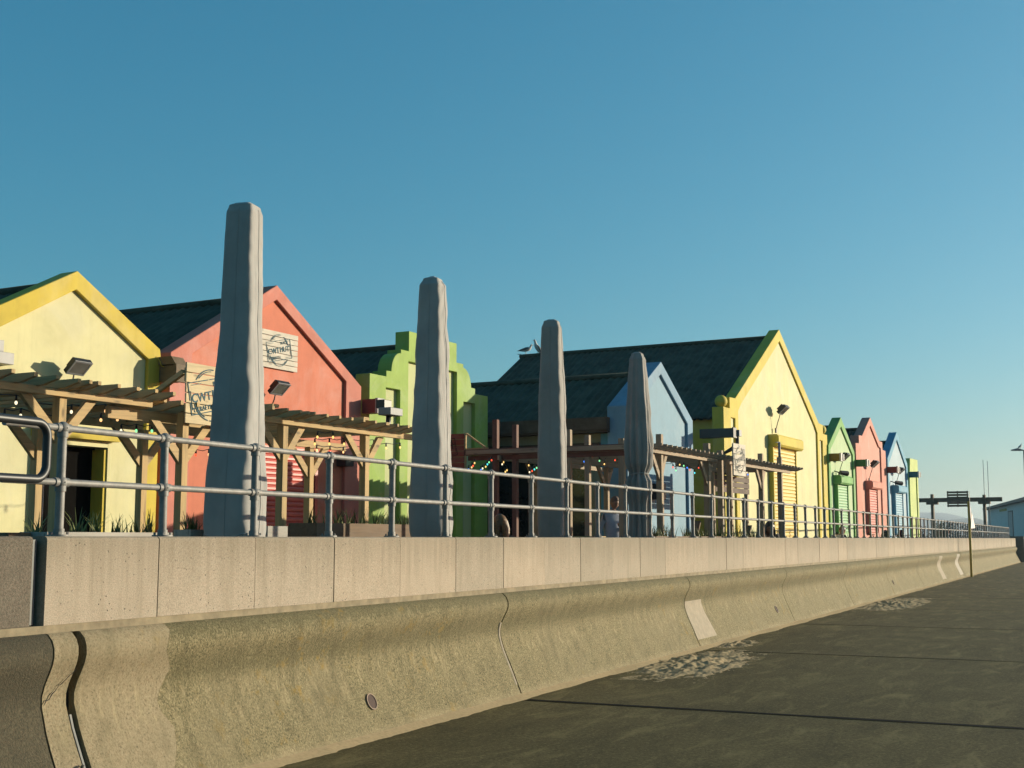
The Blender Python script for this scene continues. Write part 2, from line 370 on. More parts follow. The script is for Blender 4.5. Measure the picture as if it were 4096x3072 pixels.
MT['fab1'] = fabric('grey_cover_fabric', (0.46, 0.445, 0.42)); MT['fab2'] = fabric('taupe_cover_fabric', (0.40, 0.375, 0.345))
MT['black'] = plain('black_plastic', (0.018, 0.018, 0.02), 0.45); MT['white'] = plain('white_plastic', (0.50, 0.49, 0.47), 0.6, 0, 0.12, 5)
MT['greyp'] = plain('grey_plastic', (0.24, 0.25, 0.27), 0.55); MT['lens'] = plain('lamp_glass', (0.5, 0.5, 0.46), 0.1, 0.7)
MT['gutter'] = plain('dark_gutter', (0.028, 0.04, 0.045), 0.5); MT['timber_box'] = wood('box_timber', (0.17, 0.115, 0.06), 1, 0.6, 0.2)
MT['planter_w'] = wood('white_planter_board', (0.52, 0.48, 0.42), 0, 0.8, 0.4); MT['planter_b'] = wood('brown_planter_board', (0.21, 0.13, 0.07), 0, 0.6, 0.4)
MT['interior'] = plain('unlit_interior', (0.012, 0.011, 0.010), 1.0, spec=0.0)
MT['glass'] = plain('dark_window_glass', (0.02, 0.024, 0.026), 0.08)

def leafmat(name, c1, c2):
    m, nt, b = nodes(name); oi = N(nt, 'ShaderNodeNewGeometry')
    col = ramp(nt, oi.outputs['Random Per Island'], [(0.0, c1), (0.7, c2), (1.0, sc3(c2, 1.6))])
    nt.links.new(col, b.inputs['Base Color']); b.inputs['Roughness'].default_value = 0.6
    b.inputs['Transmission Weight'].default_value = 0.0
    return m
MT['blade'] = leafmat('grass_blade', (0.06, 0.09, 0.02), (0.17, 0.19, 0.045)); MT['leaf'] = leafmat('bush_leaf', (0.02, 0.035, 0.012), (0.05, 0.07, 0.022))

# ================================================================== THE SETTING
def structure(name, mb, mats, loc=(0, 0, 0), terrace=False):
    return single(name, None, None, mb, mats, loc, terrace, kind='structure')
structure('ground', MB().add([(-3000, -4000, -0.6), (9000, -4000, -0.6), (9000, 4000, -0.6), (-3000, 4000, -0.6)], [(0, 1, 2, 3)]), plain('far_ground', (0.20, 0.17, 0.11), 0.95, 0, 0.2, 0.02))
structure('promenade', MB().box(-25, 420, 6.30, 260, -0.5, GZ), MT['prom'])
# lower pavement: big concrete bays over a dark bed
pav = structure('pavement', MB().box(-30, 420, -80, 5.9, -0.4, PZ - 0.03), MT['tar'])
JX = [12.25 + 6.49 * i for i in range(-6, 18)]
for a, bx in zip(JX[:-1], JX[1:]):
    mb = MB(); nseg = 60; g = 0.055
    # slightly ragged joint edges
    pts0 = [(a + g * (0.35 + 0.5 * noise.noise(Vector((a * 3.1, y * 1.7, 0)))), y) for y in [-80 + (85.62) * (i / nseg) ** 0.35 for i in range(nseg + 1)]]
    pts1 = [(bx - g * (0.35 + 0.5 * noise.noise(Vector((bx * 5.3, y * 1.3, 4)))), y) for _, y in pts0]
    v = [(x, y, PZ) for x, y in pts0] + [(x, y, PZ) for x, y in pts1] + [(x, y, PZ - 0.03) for x, y in pts0] + [(x, y, PZ - 0.03) for x, y in pts1]
    n = nseg + 1; f = []
    for i in range(nseg): f += [(i, n + i, n + i + 1, i + 1), (i, i + 1, 2 * n + i + 1, 2 * n + i), (n + i, 3 * n + i, 3 * n + i + 1, n + i + 1)]
    part(pav, 'slab', mb.add(v, f), MT['pave'])
structure('pavement_beyond', MB().box(JX[-1] + 0.05, 420, -80, 5.6, -0.3, PZ), MT['pave'])
# tarred joint strips on top of the two nearest joints
for jx, w in ((12.25, 0.075), (18.74, 0.03), (25.23, 0.03)):
    mb = MB(); L = []; Rr = []
    for i in range(90):
        y = -12 + 17.5 * i / 89
        ww = w * (0.55 + 0.75 * abs(noise.noise(Vector((jx, y * 1.9, 1))))) * (1 if noise.noise(Vector((jx * 2, y * 0.8, 3))) > -0.45 else 0.35)
        cx = jx + 0.03 * noise.noise(Vector((jx, y * 0.7, 7))); L.append((cx - ww, y, PZ + 0.004)); Rr.append((cx + ww, y, PZ + 0.004))
    mb.add(L + Rr, [(i, 90 + i, 91 + i, i + 1) for i in range(89)]); part(pav, 'joint_sealant', mb, MT['tar'])

# ------------------------------------------------------------------ the sea wall
WY = 5.87; TOPZ = 1.613; LEDGE = 1.03
wall = thing('sea_wall', 'long recurved concrete sea wall with pale coping blocks running beside the pavement', 'wall', (6.0, WY, PZ), False)
PROF = [(5.885, 1.028), (5.855, 1.022), (5.815, 0.985), (5.792, 0.94), (5.786, 0.89), (5.80, 0.84), (5.83, 0.785), (5.862, 0.72), (5.88, 0.65), (5.880, 0.585), (5.862, 0.515), (5.835, 0.435), (5.79, 0.335), (5.735, 0.215), (5.68, 0.085), (5.605, -0.075)]
def wall_panel(x0, x1, mat, lean=0.0, bot=None, name='wall_panel', jl=0.0, jr=0.0):
    nx = max(2, int((x1 - x0) / 0.25)); v = []; f = []; pr = PROF; m = len(pr)
    for i in range(nx + 1):
        t = i / nx
        for j, (y, z) in enumerate(pr):
            xa = x0 + jl * noise.noise(Vector((round(x0, 1), z * 5, 2))); xb = x1 + jr * noise.noise(Vector((round(x1, 1), z * 5, 2)))
            x = xa + (xb - xa) * t
            v.append((x, y + 0.006 * noise.noise(Vector((x * 1.3, z * 2, 0))), z))
    for i in range(nx):
        for j in range(m - 1): f.append((i * m + j, (i + 1) * m + j, (i + 1) * m + j + 1, i * m + j + 1))
    mb = MB().add(v, f, 0, True)
    # closed ends and back so that the joint reads as a real gap
    for i in (0, nx):
        idx = [v[i * m + j] for j in range(m)] + [(v[i * m][0], 6.28, -0.075), (v[i * m][0], 6.28, 1.028)]
        mb.add(idx, [tuple(range(len(idx)))])
    mb.add([v[0], v[nx * m], (v[nx * m][0], 6.28, 1.028), (v[0][0], 6.28, 1.028)], [(0, 1, 2, 3)])
    return part(wall, name, mb, mat)
PJ = [6.20, 12.40, 18.90, 25.35, 31.85, 38.4, 44.9, 51.4, 57.9, 64.4, 70.9, 77.4, 83.9, 90.4, 97.6]
wall_panel(5.955, 6.155, MT['panel_smooth'], jl=0.02, jr=0.02)
wall_panel(6.225, 7.0195, MT['panel_smooth'], jl=0.02, jr=0.16)
wall_panel(7.0205, 12.385, MT['panel'], jl=0.16)
for a, bx in zip(PJ[1:-1], PJ[2:]): wall_panel(a + 0.013, bx - 0.013, MT['panel'])
wall_panel(2.5, 5.94, MT['panel_dark'], jr=0.02)  # left end bay, darker all over than the other panels
# recessed filling of the joints, visible inside the gaps
mb = MB()
for x in PJ[:-1]: mb.box(x - 0.05, x + 0.05, 5.93, 6.2, -0.07, 1.0)
part(wall, 'joint_filler', mb, MT['dark'])
mb = MB().tube([(6.192, y + 0.03, z) for y, z in PROF if z < 0.52], 0.016, 6); part(wall, 'joint_sealant', mb, MT['sealant'])
# repair patches: thin skins of pale mortar
def patch(x0, x1, z0, z1, skew, mat):
    pr = [(y, z) for y, z in PROF if z0 <= z <= z1]; v = []; f = []; nx = 6; m = len(pr)
    for i in range(nx + 1):
        for j, (y, z) in enumerate(pr):
            t = (z1 - z) / (z1 - z0); xa = x0; xb = x1 + skew * t
            v.append((xa + (xb - xa) * i / nx + (0.015 * noise.noise(Vector((z * 8, x0, 0))) if i == nx else 0), y - 0.008 + (0.006 if i in (0, nx) else 0), z))
    for i in range(nx):
        for j in range(m - 1): f.append((i * m + j, (i + 1) * m + j, (i + 1) * m + j + 1, i * m + j + 1))
    part(wall, 'mortar_patch', MB().add(v, f, 0, True), mat)
MT['mortar'] = plain('pale_mortar', (0.44, 0.375, 0.275), 0.9, 0, 0.15, 12, 0.4, 60); MT['mortar_w'] = plain('white_mortar', (0.50, 0.45, 0.37), 0.9)
patch(18.915, 19.75, -0.07, 0.70, 0.25, MT['mortar'])
patch(50.6, 51.6, -0.07, 0.95, 0.2, MT['mortar']); patch(56.8, 57.9, -0.07, 0.95, 0.3, MT['mortar_w'])
patch(12.345, 12.386, -0.07, 0.72, 0.0, MT['mortar'])
# weep holes with a metal rim
for hx, hz in ((9.545, 0.225), (24.3, 0.27), (39.0, 0.32)):
    a = math.atan2(0.055 + 0.045, 0.12 + 0.10)
    y0 = 5.735 + (hz - 0.215) * 0.45 - 0.004
    ex = Vector((1, 0, 0)); ez = Vector((0, 0.42, 0.91)); nrm = Vector((0, -0.91, 0.42))
    def ring(r, d): return [Vector((hx, y0, hz)) + ex * r * cos(t) + ez * r * sin(t) + nrm * d for t in [2 * pi * k / 24 for k in range(24)]]
    hb = MB(); A = ring(0.072, -0.01); B = ring(0.072, 0.010); C = ring(0.063, 0.010); E = ring(0.063, 0.002)
    for p, q in ((A, B), (B, C), (C, E)): hb.add(p + q, [(k, (k + 1) % 24, 24 + (k + 1) % 24, 24 + k) for k in range(24)])
    h = part(wall, 'drain_rim', hb, plain('rusty_rim', (0.32, 0.22, 0.15), 0.7))
    part(h, 'drain_hole', MB().add(ring(0.063, 0.0035), [tuple(range(24))]), plain('rust_dark', (0.055, 0.022, 0.014), 0.8))
# coping blocks
CB = [5.93 + 1.1 * i if i else 5.93 for i in range(84)]
def coping(x0, x1, mat, name='coping_block', y=WY, zt=TOPZ, dy0=0, dy1=0):
    r = 0.022; pr = [(y, LEDGE + 0.045), (y, zt - r), (y + 0.006, zt - 0.008), (y + r, zt), (y + 0.45, zt), (y + 0.45, LEDGE + 0.045)]
    n = len(pr); v = [(x0, yy + dy0, z) for yy, z in pr] + [(x1, yy + dy1, z) for yy, z in pr]
    f = [tuple(range(n)), tuple(range(2 * n - 1, n - 1, -1))] + [(i, i + n, (i + 1) % n + n, (i + 1) % n) for i in range(n)]
    part(wall, name, MB().add(v, f), mat)
edges = [5.925, 6.950, 8.045] + [9.140 + 1.1045 * i for i in range(80)]
for i, (a, bx) in enumerate(zip(edges[:-1], edges[1:])):
    j = 0.003 * random.uniform(-1, 1)
    coping(a + 0.004, bx - 0.005, MT['coping'], y=WY + j)
coping(2.0, 5.845, MT['darkc'], y=WY + 0.03)  # left end block, in darker concrete than the other blocks
# foam strip standing in the open joint, mortar bed under the blocks
part(wall, 'joint_strip', MB().box(5.858, 5.895, WY + 0.05, WY + 0.3, LEDGE + 0.05, TOPZ - 0.02), MT['sealant'])
part(wall, 'mortar_bed', MB().box(2.0, edges[-1], WY + 0.004, 6.29, LEDGE - 0.004, LEDGE + 0.044), plain('dirty_mortar', (0.33, 0.27, 0.17), 0.9, 0, 0.3, 9, 0.4, 60))
part(wall, 'wall_core', MB().box(2.0, edges[-1] - 0.1, 5.95, 6.30, -0.3, TOPZ - 0.03), MT['dark'])
XE = edges[-1]

# cracks in the corner bay (thin dark wedges cut as separate slivers)
def crack(pts, w):
    mb = MB(); L = []; Rr = []
    for i, (x, z, dy) in enumerate(pts):
        ww = w * (0.4 + abs(noise.noise(Vector((x * 20, z * 20, 1))))); 
        yb = min(((abs(zz - z), yy) for yy, zz in PROF))[1]
        # interpolate the profile
        for (ya, za), (yc, zc) in zip(PROF[:-1], PROF[1:]):
            if zc <= z <= za: yb = ya + (yc - ya) * (za - z) / (za - zc)
        L.append((x - ww, yb - 0.009, z + ww * dy)); Rr.append((x + ww, yb - 0.009, z - ww * dy))
    n = len(pts); mb.add(L + Rr, [(i, i + 1, n + i + 1, n + i) for i in range(n - 1)])
    part(wall, 'crack', mb, MT['dark'])
crack([(5.96 + i * 0.02, 0.60 + 0.02 * i + 0.02 * noise.noise(Vector((i * 0.7, 0, 0))), 1) for i in range(11)], 0.0035)
crack([(5.97 + i * 0.02, 0.20 + 0.025 * noise.noise(Vector((i * 0.6, 3, 0))) + 0.003 * i, 1) for i in range(11)], 0.007)

# ------------------------------------------------------------------ drifted sand
def sand_drift(name, label, cx, cy, lx, ly, h, seed, ang=0.0, n=190, group=None, dents=1.0):
    v = []; f = []; m = int(n * 0.6)
    for i in range(n + 1):
        for j in range(m + 1):
            a = (i / n * 2 - 1); b2 = (j / m * 2 - 1)
            x = cx + a * lx; y = cy + b2 * ly + ang * a * lx
            r = sqrt(a * a + b2 * b2); r += 0.25 * noise.noise(Vector((x * 1.3, y * 2.0, seed)))
            base = h * max(0.0, 1 - max(r, 0.0) ** 2.0) - 0.004
            d = 0.85 * noise.noise(Vector((x * 3.6, y * 6.5, seed + 5))) + 0.42 * noise.noise(Vector((x * 7.5, y * 13, seed + 9)))
            z = base + dents * min(1, max(0, 1.25 - r)) * 0.05 * (d - 0.02) + 0.007 * noise.noise(Vector((x * 17, y * 26, seed))) + 0.004 * noise.noise(Vector((x * 40, y * 50, seed)))
            v.append((x, min(y, 5.72), PZ + max(z, -0.012)))
    w = m + 1
    for i in range(n):
        for j in range(m):
            q = (i * w + j, (i + 1) * w + j, (i + 1) * w + j + 1, i * w + j + 1)
            if max(v[k][2] for k in q) > PZ - 0.005: f.append(q)
    o = single(name, label, 'sand', MB().add(v, f, 0, True), MT['sand'], (cx, cy, PZ), False, group, kind='stuff')
    return o
sand_drift('sand_drift', 'trampled drift of sand in front of the pale patch on the wall', 16.7, 5.02, 2.3, 0.66, 0.026, 1.0, 0.04)
sand_drift('sand_drift', 'small drift of sand close to the wall foot beyond the trampled one', 20.0, 5.38, 0.8, 0.30, 0.02, 4.0)
sand_drift('sand_drift', 'farthest trampled drift of sand halfway along the wall', 33.8, 5.0, 3.7, 0.75, 0.03, 7.0, 0.0, 220)
# thin blown sand along the wall foot
v = []; f = []; n = 500
for i in range(n):
    x = 6.3 + (i / (n - 1)) ** 1.6 * 88
    w = 0.05 + 0.08 * max(0, noise.noise(Vector((x * 0.8, 0, 3))) + 0.3) + 0.03 * noise.noise(Vector((x * 7, 0, 9)))
    v += [(x, 5.66, PZ + 0.05), (x, 5.61 - max(0.015, w), PZ + 0.003)]
for i in range(n - 1): f.append((2 * i, 2 * i + 1, 2 * i + 3, 2 * i + 2))
single('blown_sand', 'thin line of pale sand blown against the wall foot', 'sand', MB().add(v, f, 0, True), MT['sand'], (6.3, 5.6, PZ), False, kind='stuff')

# ================================================================== RAILING
def polyx(mb, pts, x0, x1, mi=0):
    n = len(pts); v = [(x0, y, z) for y, z in pts] + [(x1, y, z) for y, z in pts]
    return mb.add(v, [tuple(range(n)), tuple(range(2 * n - 1, n - 1, -1))] + [(i, i + n, (i + 1) % n + n, (i + 1) % n) for i in range(n)], mi)
RY = 6.24; ZT = 2.325; ZM = 1.967
rail = thing('railing', 'grey galvanised tube railing with ball joints along the top of the sea wall', 'railing', (6.4, RY, TOPZ), False)
PX = [6.40] + [7.42 + 1.0985 * i for i in range(82)]
PX = [x for x in PX if x < XE - 0.5]
post_me = MB().tube([(0, 0, 0.012), (0, 0, ZT - TOPZ)], 0.0295, 14).mesh('post', MT['steel'])
ball_me = MB().ball((0, 0, 0), 0.044, 14, 9).tube([(-0.062, 0, 0), (0.062, 0, 0)], 0.031, 12).tube([(0, 0, -0.06), (0, 0, 0.0)], 0.037, 12).tube([(0, -0.047, 0.0), (0, -0.03, 0)], 0.006, 6).mesh('ball_joint', MT['steel'])
foot_mb = MB().tube([(0, 0, 0), (0, 0, 0.012)], 0.075, 18).tube([(0, 0, 0.012), (0, 0, 0.05)], 0.037, 12)
for k in range(4): foot_mb.tube([(0.055 * cos(k * pi / 2 + .8), 0.055 * sin(k * pi / 2 + .8), 0.01), (0.055 * cos(k * pi / 2 + .8), 0.055 * sin(k * pi / 2 + .8), 0.03)], 0.009, 6)
foot_me = foot_mb.mesh('foot_plate', MT['steel'])
seg_me = MB().tube([(0, 0, 0), (1.0985, 0, 0)], 0.0225, 12, False).mesh('rail_tube', MT['steel'])
for i, x in enumerate(PX):
    p = piece(rail, 'post', post_me, (x, RY, TOPZ)); p.rotation_euler = (random.uniform(-.006, .006), random.uniform(-.006, .006), 0)
    for z in (ZT, ZM):
        b_ = link('ball_joint', ball_me, p); b_.location = (0, 0, z - TOPZ)
    f_ = link('foot_plate', foot_me, p); f_.location = (0, 0, 0)
    if i + 1 < len(PX):
        for nm, z in (('top_rail', ZT), ('mid_rail', ZM)):
            piece(rail, nm, seg_me, (x, RY, z), scale=((PX[i + 1] - x) / 1.0985, 1, 1))
for nm, z in (('top_rail', ZT), ('mid_rail', ZM)):
    part(rail, nm, MB().tube([(5.9, RY, z), (6.40, RY, z)], 0.0225, 12), MT['steel'])
# the looped end of the neighbouring stair rail
lp = []
def arc(cx, cz, r, a0, a1, y, n=7): return [(cx + r * cos(a0 + (a1 - a0) * i / n), y, cz + r * sin(a0 + (a1 - a0) * i / n)) for i in range(n + 1)]
LY = 6.02
lp = [(4.6, LY, 2.322)] + arc(5.955, 2.232, 0.09, pi / 2, 0, LY) + arc(5.955, 2.055, 0.09, 0, -pi / 2, LY) + [(4.6, LY, 1.965)]
loop = thing('stair_handrail', 'dark steel handrail ending in a rounded loop at the left edge', 'handrail', (4.6, LY, TOPZ), False)
MT['dksteel'] = plain('dark_steel', (0.035, 0.04, 0.045), 0.45, 0.3)
part(loop, 'loop', MB().tube(lp, 0.0275, 14), MT['dksteel'])
part(loop, 'post', MB().tube([(4.7, LY, TOPZ), (4.7, LY, 2.32)], 0.029, 12), MT['steel'])

# ================================================================== LETTERING
def text_mesh(body, size, mat, bold=0.0, depth=0.002):
    cu = bpy.data.curves.new('lettering', 'FONT'); cu.body = body; cu.size = size; cu.extrude = depth; cu.offset = bold * size
    cu.align_x = 'CENTER'; cu.align_y = 'CENTER'
    o = bpy.data.objects.new('lettering', cu); COL.objects.link(o)
    bpy.context.view_layer.update(); dg = bpy.context.evaluated_depsgraph_get()
    me = bpy.data.meshes.new_from_object(o.evaluated_get(dg)); bpy.data.objects.remove(o); bpy.data.curves.remove(cu)
    me.materials.clear(); me.materials.append(mat); me.name = 'lettering'; return me
def ribbon(mb, pts, w, d=0.003):
    """flat ribbon in x,y with a little depth"""
    n = len(pts); L = []; Rr = []
    for i in range(n):
        a = Vector(pts[max(0, i - 1)]); b = Vector(pts[min(n - 1, i + 1)]); t = (b - a).normalized(); q = Vector((-t.y, t.x)) * w / 2; p = Vector(pts[i])
        L.append((p.x + q.x, p.y + q.y)); Rr.append((p.x - q.x, p.y - q.y))
    v = [(x, y, d) for x, y in L + Rr] + [(x, y, 0) for x, y in L + Rr]; f = []
    for i in range(n - 1): f += [(i, n + i, n + i + 1, i + 1), (i, i + 1, 2 * n + i + 1, 2 * n + i), (n + i, 3 * n + i, 3 * n + i + 1, n + i + 1)]
    mb.add(v, f)
def logo(parent, c, H, mat, face='sea', y=-0.0):
    """stamped emblem: broken double ring, tilted frame, three lines of lettering"""
    rot = (pi / 2, 0, 0) if face == 'sea' else (pi / 2, 0, -pi / 2)
    a = radians(12.5)
    mb = MB(); r = 0.42 * H
    def ln(p, q, w, seg=1): ribbon(mb, [(p[0] + (q[0] - p[0]) * i / 4, p[1] + (q[1] - p[1]) * i / 4) for i in range(5)], w)
    def ro(x, y2): return (x * cos(a) - y2 * sin(a), x * sin(a) + y2 * cos(a))
    for r2, w, spans in ((r, 0.017 * H, ((20, 66), (84, 148), (205, 262), (268, 330))), (r * 0.925, 0.012 * H, ((28, 58), (92, 140), (215, 250), (280, 318)))):
        for s0, s1 in spans:
            ribbon(mb, [(r2 * cos(radians(s0 + (s1 - s0) * i / 20)), r2 * sin(radians(s0 + (s1 - s0) * i / 20))) for i in range(21)], w)
    hw, hh = 0.505 * H, 0.26 * H
    for sy in (1, -1):
        for s0, s1 in ((-1, -0.55), (-0.5, -0.05), (0.02, 0.62), (0.68, 1)): ln(ro(s0 * hw, sy * hh), ro(s1 * hw, sy * hh), 0.016 * H)
        for s0, s1 in ((-0.85, -0.4), (0.45, 0.9)): ln(ro(s0 * hw, sy * hh * 0.84), ro(s1 * hw, sy * hh * 0.84), 0.011 * H)
    for sx in (1, -1):
        for s0, s1 in ((-1, -0.2), (-0.1, 1)): ln(ro(sx * hw, s0 * hh), ro(sx * hw * 1.0, s1 * hh), 0.016 * H)
        ln(ro(sx * hw * 0.93, -0.7 * hh), ro(sx * hw * 0.93, 0.5 * hh), 0.010 * H)
    org = ORG[root_of(parent).name]
    def put(me, dx, dy, tilt, nm):
        o = link(nm, me, parent)
        if face == 'sea': o.location = Vector((c[0] + dx, c[1], c[2] + dy)) - org; o.rotation_euler = (pi / 2, -tilt, 0)
        else:
            o.location = Vector((c[0], c[1] - dx, c[2] + dy)) - org
            o.rotation_euler = (Matrix.Rotation(-pi / 2, 3, 'Z') @ Matrix.Rotation(-tilt, 3, 'Y') @ Matrix.Rotation(pi / 2, 3, 'X')).to_euler()
    put(mb.mesh('emblem', mat), 0, 0, 0, 'emblem')
    x, y2 = ro(-0.225 * H, -0.005 * H); put(text_mesh('CWT', 0.20 * H, mat, 0.014), x, y2, a, 'lettering')
    x, y2 = ro(0.235 * H, 0.005 * H); put(text_mesh('HUT', 0.20 * H, mat, 0.014), x, y2, a, 'lettering')
    x, y2 = ro(0.24 * H, 0.18 * H); put(text_mesh('BEACH', 0.10 * H, mat, 0.004), x, y2, a, 'lettering')
    x, y2 = ro(-0.22 * H, -0.185 * H); put(text_mesh('Y TRAETH', 0.105 * H, mat, 0.006), x, y2, a, 'lettering')

def plank_sign(name, label, u0, u1, v, z0, z1, n, mat, th=0.02, group=None):
    t = thing(name, label, 'sign', ((u0 + u1) / 2, v, z0))
    h = (z1 - z0) / n
    me = MB().box(0, u1 - u0, -th, 0, 0.002, h - 0.007).mesh('plank', mat, bevel=0.002)
    for i in range(n):
        piece(t, 'plank', me, (u0 + random.uniform(-0.003, 0.003), v + random.uniform(0, 0.004), z0 + i * h))
    for x in (u0 + 0.06, u1 - 0.1): part(t, 'batten', MB().box(x, x + 0.04, v + 0.005, v + 0.03, z0 + 0.02, z1 - 0.02), MT['g_z'])
    return t

# ================================================================== THE HUTS
def sheet(parent, name, ur, zr, ue, ze, v0, v1, mat, wave=0.19, amp=0.018):
    n = int((v1 - v0) / wave * 6); v = []; d = Vector((ue - ur, 0, ze - zr)).normalized(); nn = Vector((-d.z, 0, d.x))
    if nn.z < 0: nn = -nn
    for i in range(n + 1):
        y = v0 + (v1 - v0) * i / n; o = amp * sin(2 * pi * i / 6)
        for (x, z) in ((ur, zr), (ue, ze)): v.append((x + nn.x * o, y, z + nn.z * o))
    f = [(2 * i, 2 * i + 1, 2 * i + 3, 2 * i + 2) for i in range(n)]
    lo = [(x - nn.x * 0.05, y, z - nn.z * 0.05) for x, y, z in v]; k = len(v)
    f2 = [(2 * i + 1, 2 * i, 2 * i + 2, 2 * i + 3) for i in range(n)]
    mb = MB().add(v, f, 0, True); mb.add(lo, f2)
    e0 = [v[0], v[1], lo[1], lo[0]]; e1 = [v[-2], v[-1], lo[-1], lo[-2]]
    mb.add(e0, [(0, 1, 2, 3)]); mb.add(e1, [(3, 2, 1, 0)])
    return part(parent, name, mb, mat)
def shutter(parent, u0, u1, v, z0, z1, mat, mat_box, box=None, pitch=0.075, depth=0.28, bh=0.26, proud=0.1):
    mb = MB(); pts = []; z = z0; p = pitch
    while z < z1 - 0.001:
        for dz, dy in ((0.0, 0.0), (0.12, -0.004), (0.3, -0.013), (0.7, -0.013), (0.9, -0.003)):
            pts.append((dy, min(z + dz * p, z1)))
        z += p
    vv = [(u0, v - proud + dy, zz) for dy, zz in pts] + [(u1, v - proud + dy, zz) for dy, zz in pts]; n = len(pts)
    mb.add(vv, [(i, n + i, n + i + 1, i + 1) for i in range(n - 1)]); s = part(parent, 'roller_shutter', mb, mat)
    for a, b2 in ((u0 - 0.07, u0 + 0.004), (u1 - 0.004, u1 + 0.07)): part(s, 'guide_rail', MB().box(a, b2, v - proud - 0.04, v + 0.01, z0, z1), mat_box)
    part(s, 'bottom_bar', MB().box(u0, u1, v - proud - 0.02, v - proud + 0.02, z0 - 0.06, z0), mat_box)
    if box:
        b0, b1 = box; d = depth; zb = z1 - 0.005; c = 0.055
        pr = [(v + 0.003, zb), (v - d + c, zb), (v - d, zb + c), (v - d, zb + bh - c), (v - d + c, zb + bh), (v + 0.003, zb + bh)]
        part(parent, 'shutter_box', polyx(MB(), pr, b0, b1), mat_box, bevel=0.006)
    return s
GUT = {}
def gutter_box(parent, u0, u1, v0, v1, z0, z1, mat, mat_end=None):
    g = part(parent, 'gutter_box', MB().box(u0, u1, v0, v1, z0, z1), mat, bevel=0.006)
    e = part(g, 'end_cap', MB().box(u0 - 0.012, u1 + 0.012, v0 - 0.025, v0 + 0.03, z0 - 0.012, z1 + 0.012).box(u1 - 0.02, u1 + 0.10, v0 - 0.05, v0 + 0.06, z0 + 0.02, z1 - 0.02), mat_end or MT['white'], bevel=0.004)
    return g
def inset(pts, k, cu, zb):
    return [(cu + (u - cu) * k, zb + (z - zb) * k) for u, z in pts]
def hut(name, label, v0, outline, trim, mt, mp, cu, ridge=None, eave=None, depth=8.0, thick=0.32, side=None, panel_d=0.06, roofmat=None, ik=0.985, group='painted gable huts along the promenade', notch=[]):
    t = thing(name, label, 'hut', (cu, v0, GZ), group=group)
    part(t, 'gable_trim', MB().poly(trim, v0, v0 + thick), mt, bevel=0.008)
    part(t, 'front_wall', MB().poly(inset(outline, ik, cu, GZ) + notch, v0 + panel_d, v0 + thick - 0.03), mp)
    if ridge:
        ur, zr = ridge; uL, uR, ze = eave
        part(t, 'side_wall', MB().poly([(uL + 0.08, GZ), (uR - 0.08, GZ), (uR - 0.08, ze - 0.1), (ur, zr - 0.12), (uL + 0.08, ze - 0.1)], v0 + thick - 0.02, v0 + depth - 0.1), side or mp)
        sheet(t, 'roof', ur, zr, uL - 0.12, ze - 0.12 * (zr - ze) / (ur - uL), v0 + thick - 0.05, v0 + depth, roofmat or MT['roof'])
        sheet(t, 'roof', ur, zr, uR + 0.12, ze - 0.12 * (zr - ze) / (uR - ur), v0 + thick - 0.05, v0 + depth, roofmat or MT['roof'])
        part(t, 'ridge_cap', MB().tube([(ur, v0 + thick - 0.04, zr + 0.02), (ur, v0 + depth + 0.02, zr + 0.02)], 0.07, 8), MT['roof'])
    return t
def near(u, z): return (u * 1.08, EYE + (z - EYE) * 1.08)
def mid(u, z): return (u * 0.848, EYE + (z - EYE) * 0.848)
def big(u, z): return (u * 0.828, EYE + (z - EYE) * 0.828)
def far(u, z): return (u * 0.824, EYE + (z - EYE) * 0.824)
def fl(fn, pts): return [fn(u, z) for u, z in pts]
def ground_out(pts):       # closes an outline down to the promenade
    return [(pts[0][0], GZ)] + pts + [(pts[-1][0], GZ)]

# --- first yellow hut
o = ground_out(fl(near, [(9.98, 4.06), (10.0, 4.18), (11.52, 5.00), (13.04, 4.18), (13.06, 4.06)]))
tr = ground_out(fl(near, [(9.98, 4.06), (10.0, 4.18), (11.52, 5.00), (13.04, 4.18), (13.06, 4.06)])) + [(near(12.82, 0)[0], GZ)] + fl(near, [(12.82, 4.02), (11.51, 4.755), (10.22, 4.02)]) + [(near(10.22, 0)[0], GZ)]
VN = 13.5
oy = [(near(12.15, 0)[0], GZ), near(12.15, 2.77), near(11.03, 2.77), (near(11.03, 0)[0], GZ)]
y1 = hut('beach_hut', 'yellow hut with dark open doorway at the far left end of the row', VN, o, tr, MT['yel_t'], MT['yel_p'], 11.52 * 1.08, near(11.52, 4.82), (10.1 * 1.08, 12.95 * 1.08, near(0, 4.05)[1]), 8, ik=0.992, notch=oy)
x0, x1, zt = 11.03 * 1.08, 12.15 * 1.08, near(0, 2.77)[1]
d = part(y1, 'doorway', MB().box(x0 - 0.02, x1 + 0.02, VN + 0.255, VN + 0.285, GZ, zt + 0.02), MT['interior'])  # flat near-black panel, darkness of the unlit room put into its colour
part(d, 'door_frame', MB().box(x1, x1 + 0.07, VN + 0.0, VN + 0.1, GZ, zt + 0.08).box(x0 - 0.07, x0, VN, VN + 0.1, GZ, zt + 0.08).box(x0, x1, VN + 0.002, VN + 0.1, zt, zt + 0.08), MT['yel_p'])
part(d, 'door_leaf', MB().box(x1 - 0.05, x1 - 0.006, VN + 0.02, VN + 0.25, GZ + 0.03, zt - 0.03), MT['yel_t'])
part(d, 'door_canopy', MB().box(x0 - 0.1, x1 + 0.12, VN - 0.12, VN + 0.058, zt + 0.085, zt + 0.2), MT['yel_t'])
part(d, 'poster', MB().box(x0 + 0.09, x0 + 0.17, VN + 0.235, VN + 0.25, 1.3, 2.6).box(x0 + 0.08, x0 + 0.15, VN + 0.233, VN + 0.249, 2.64, 2.75), MT['white'])
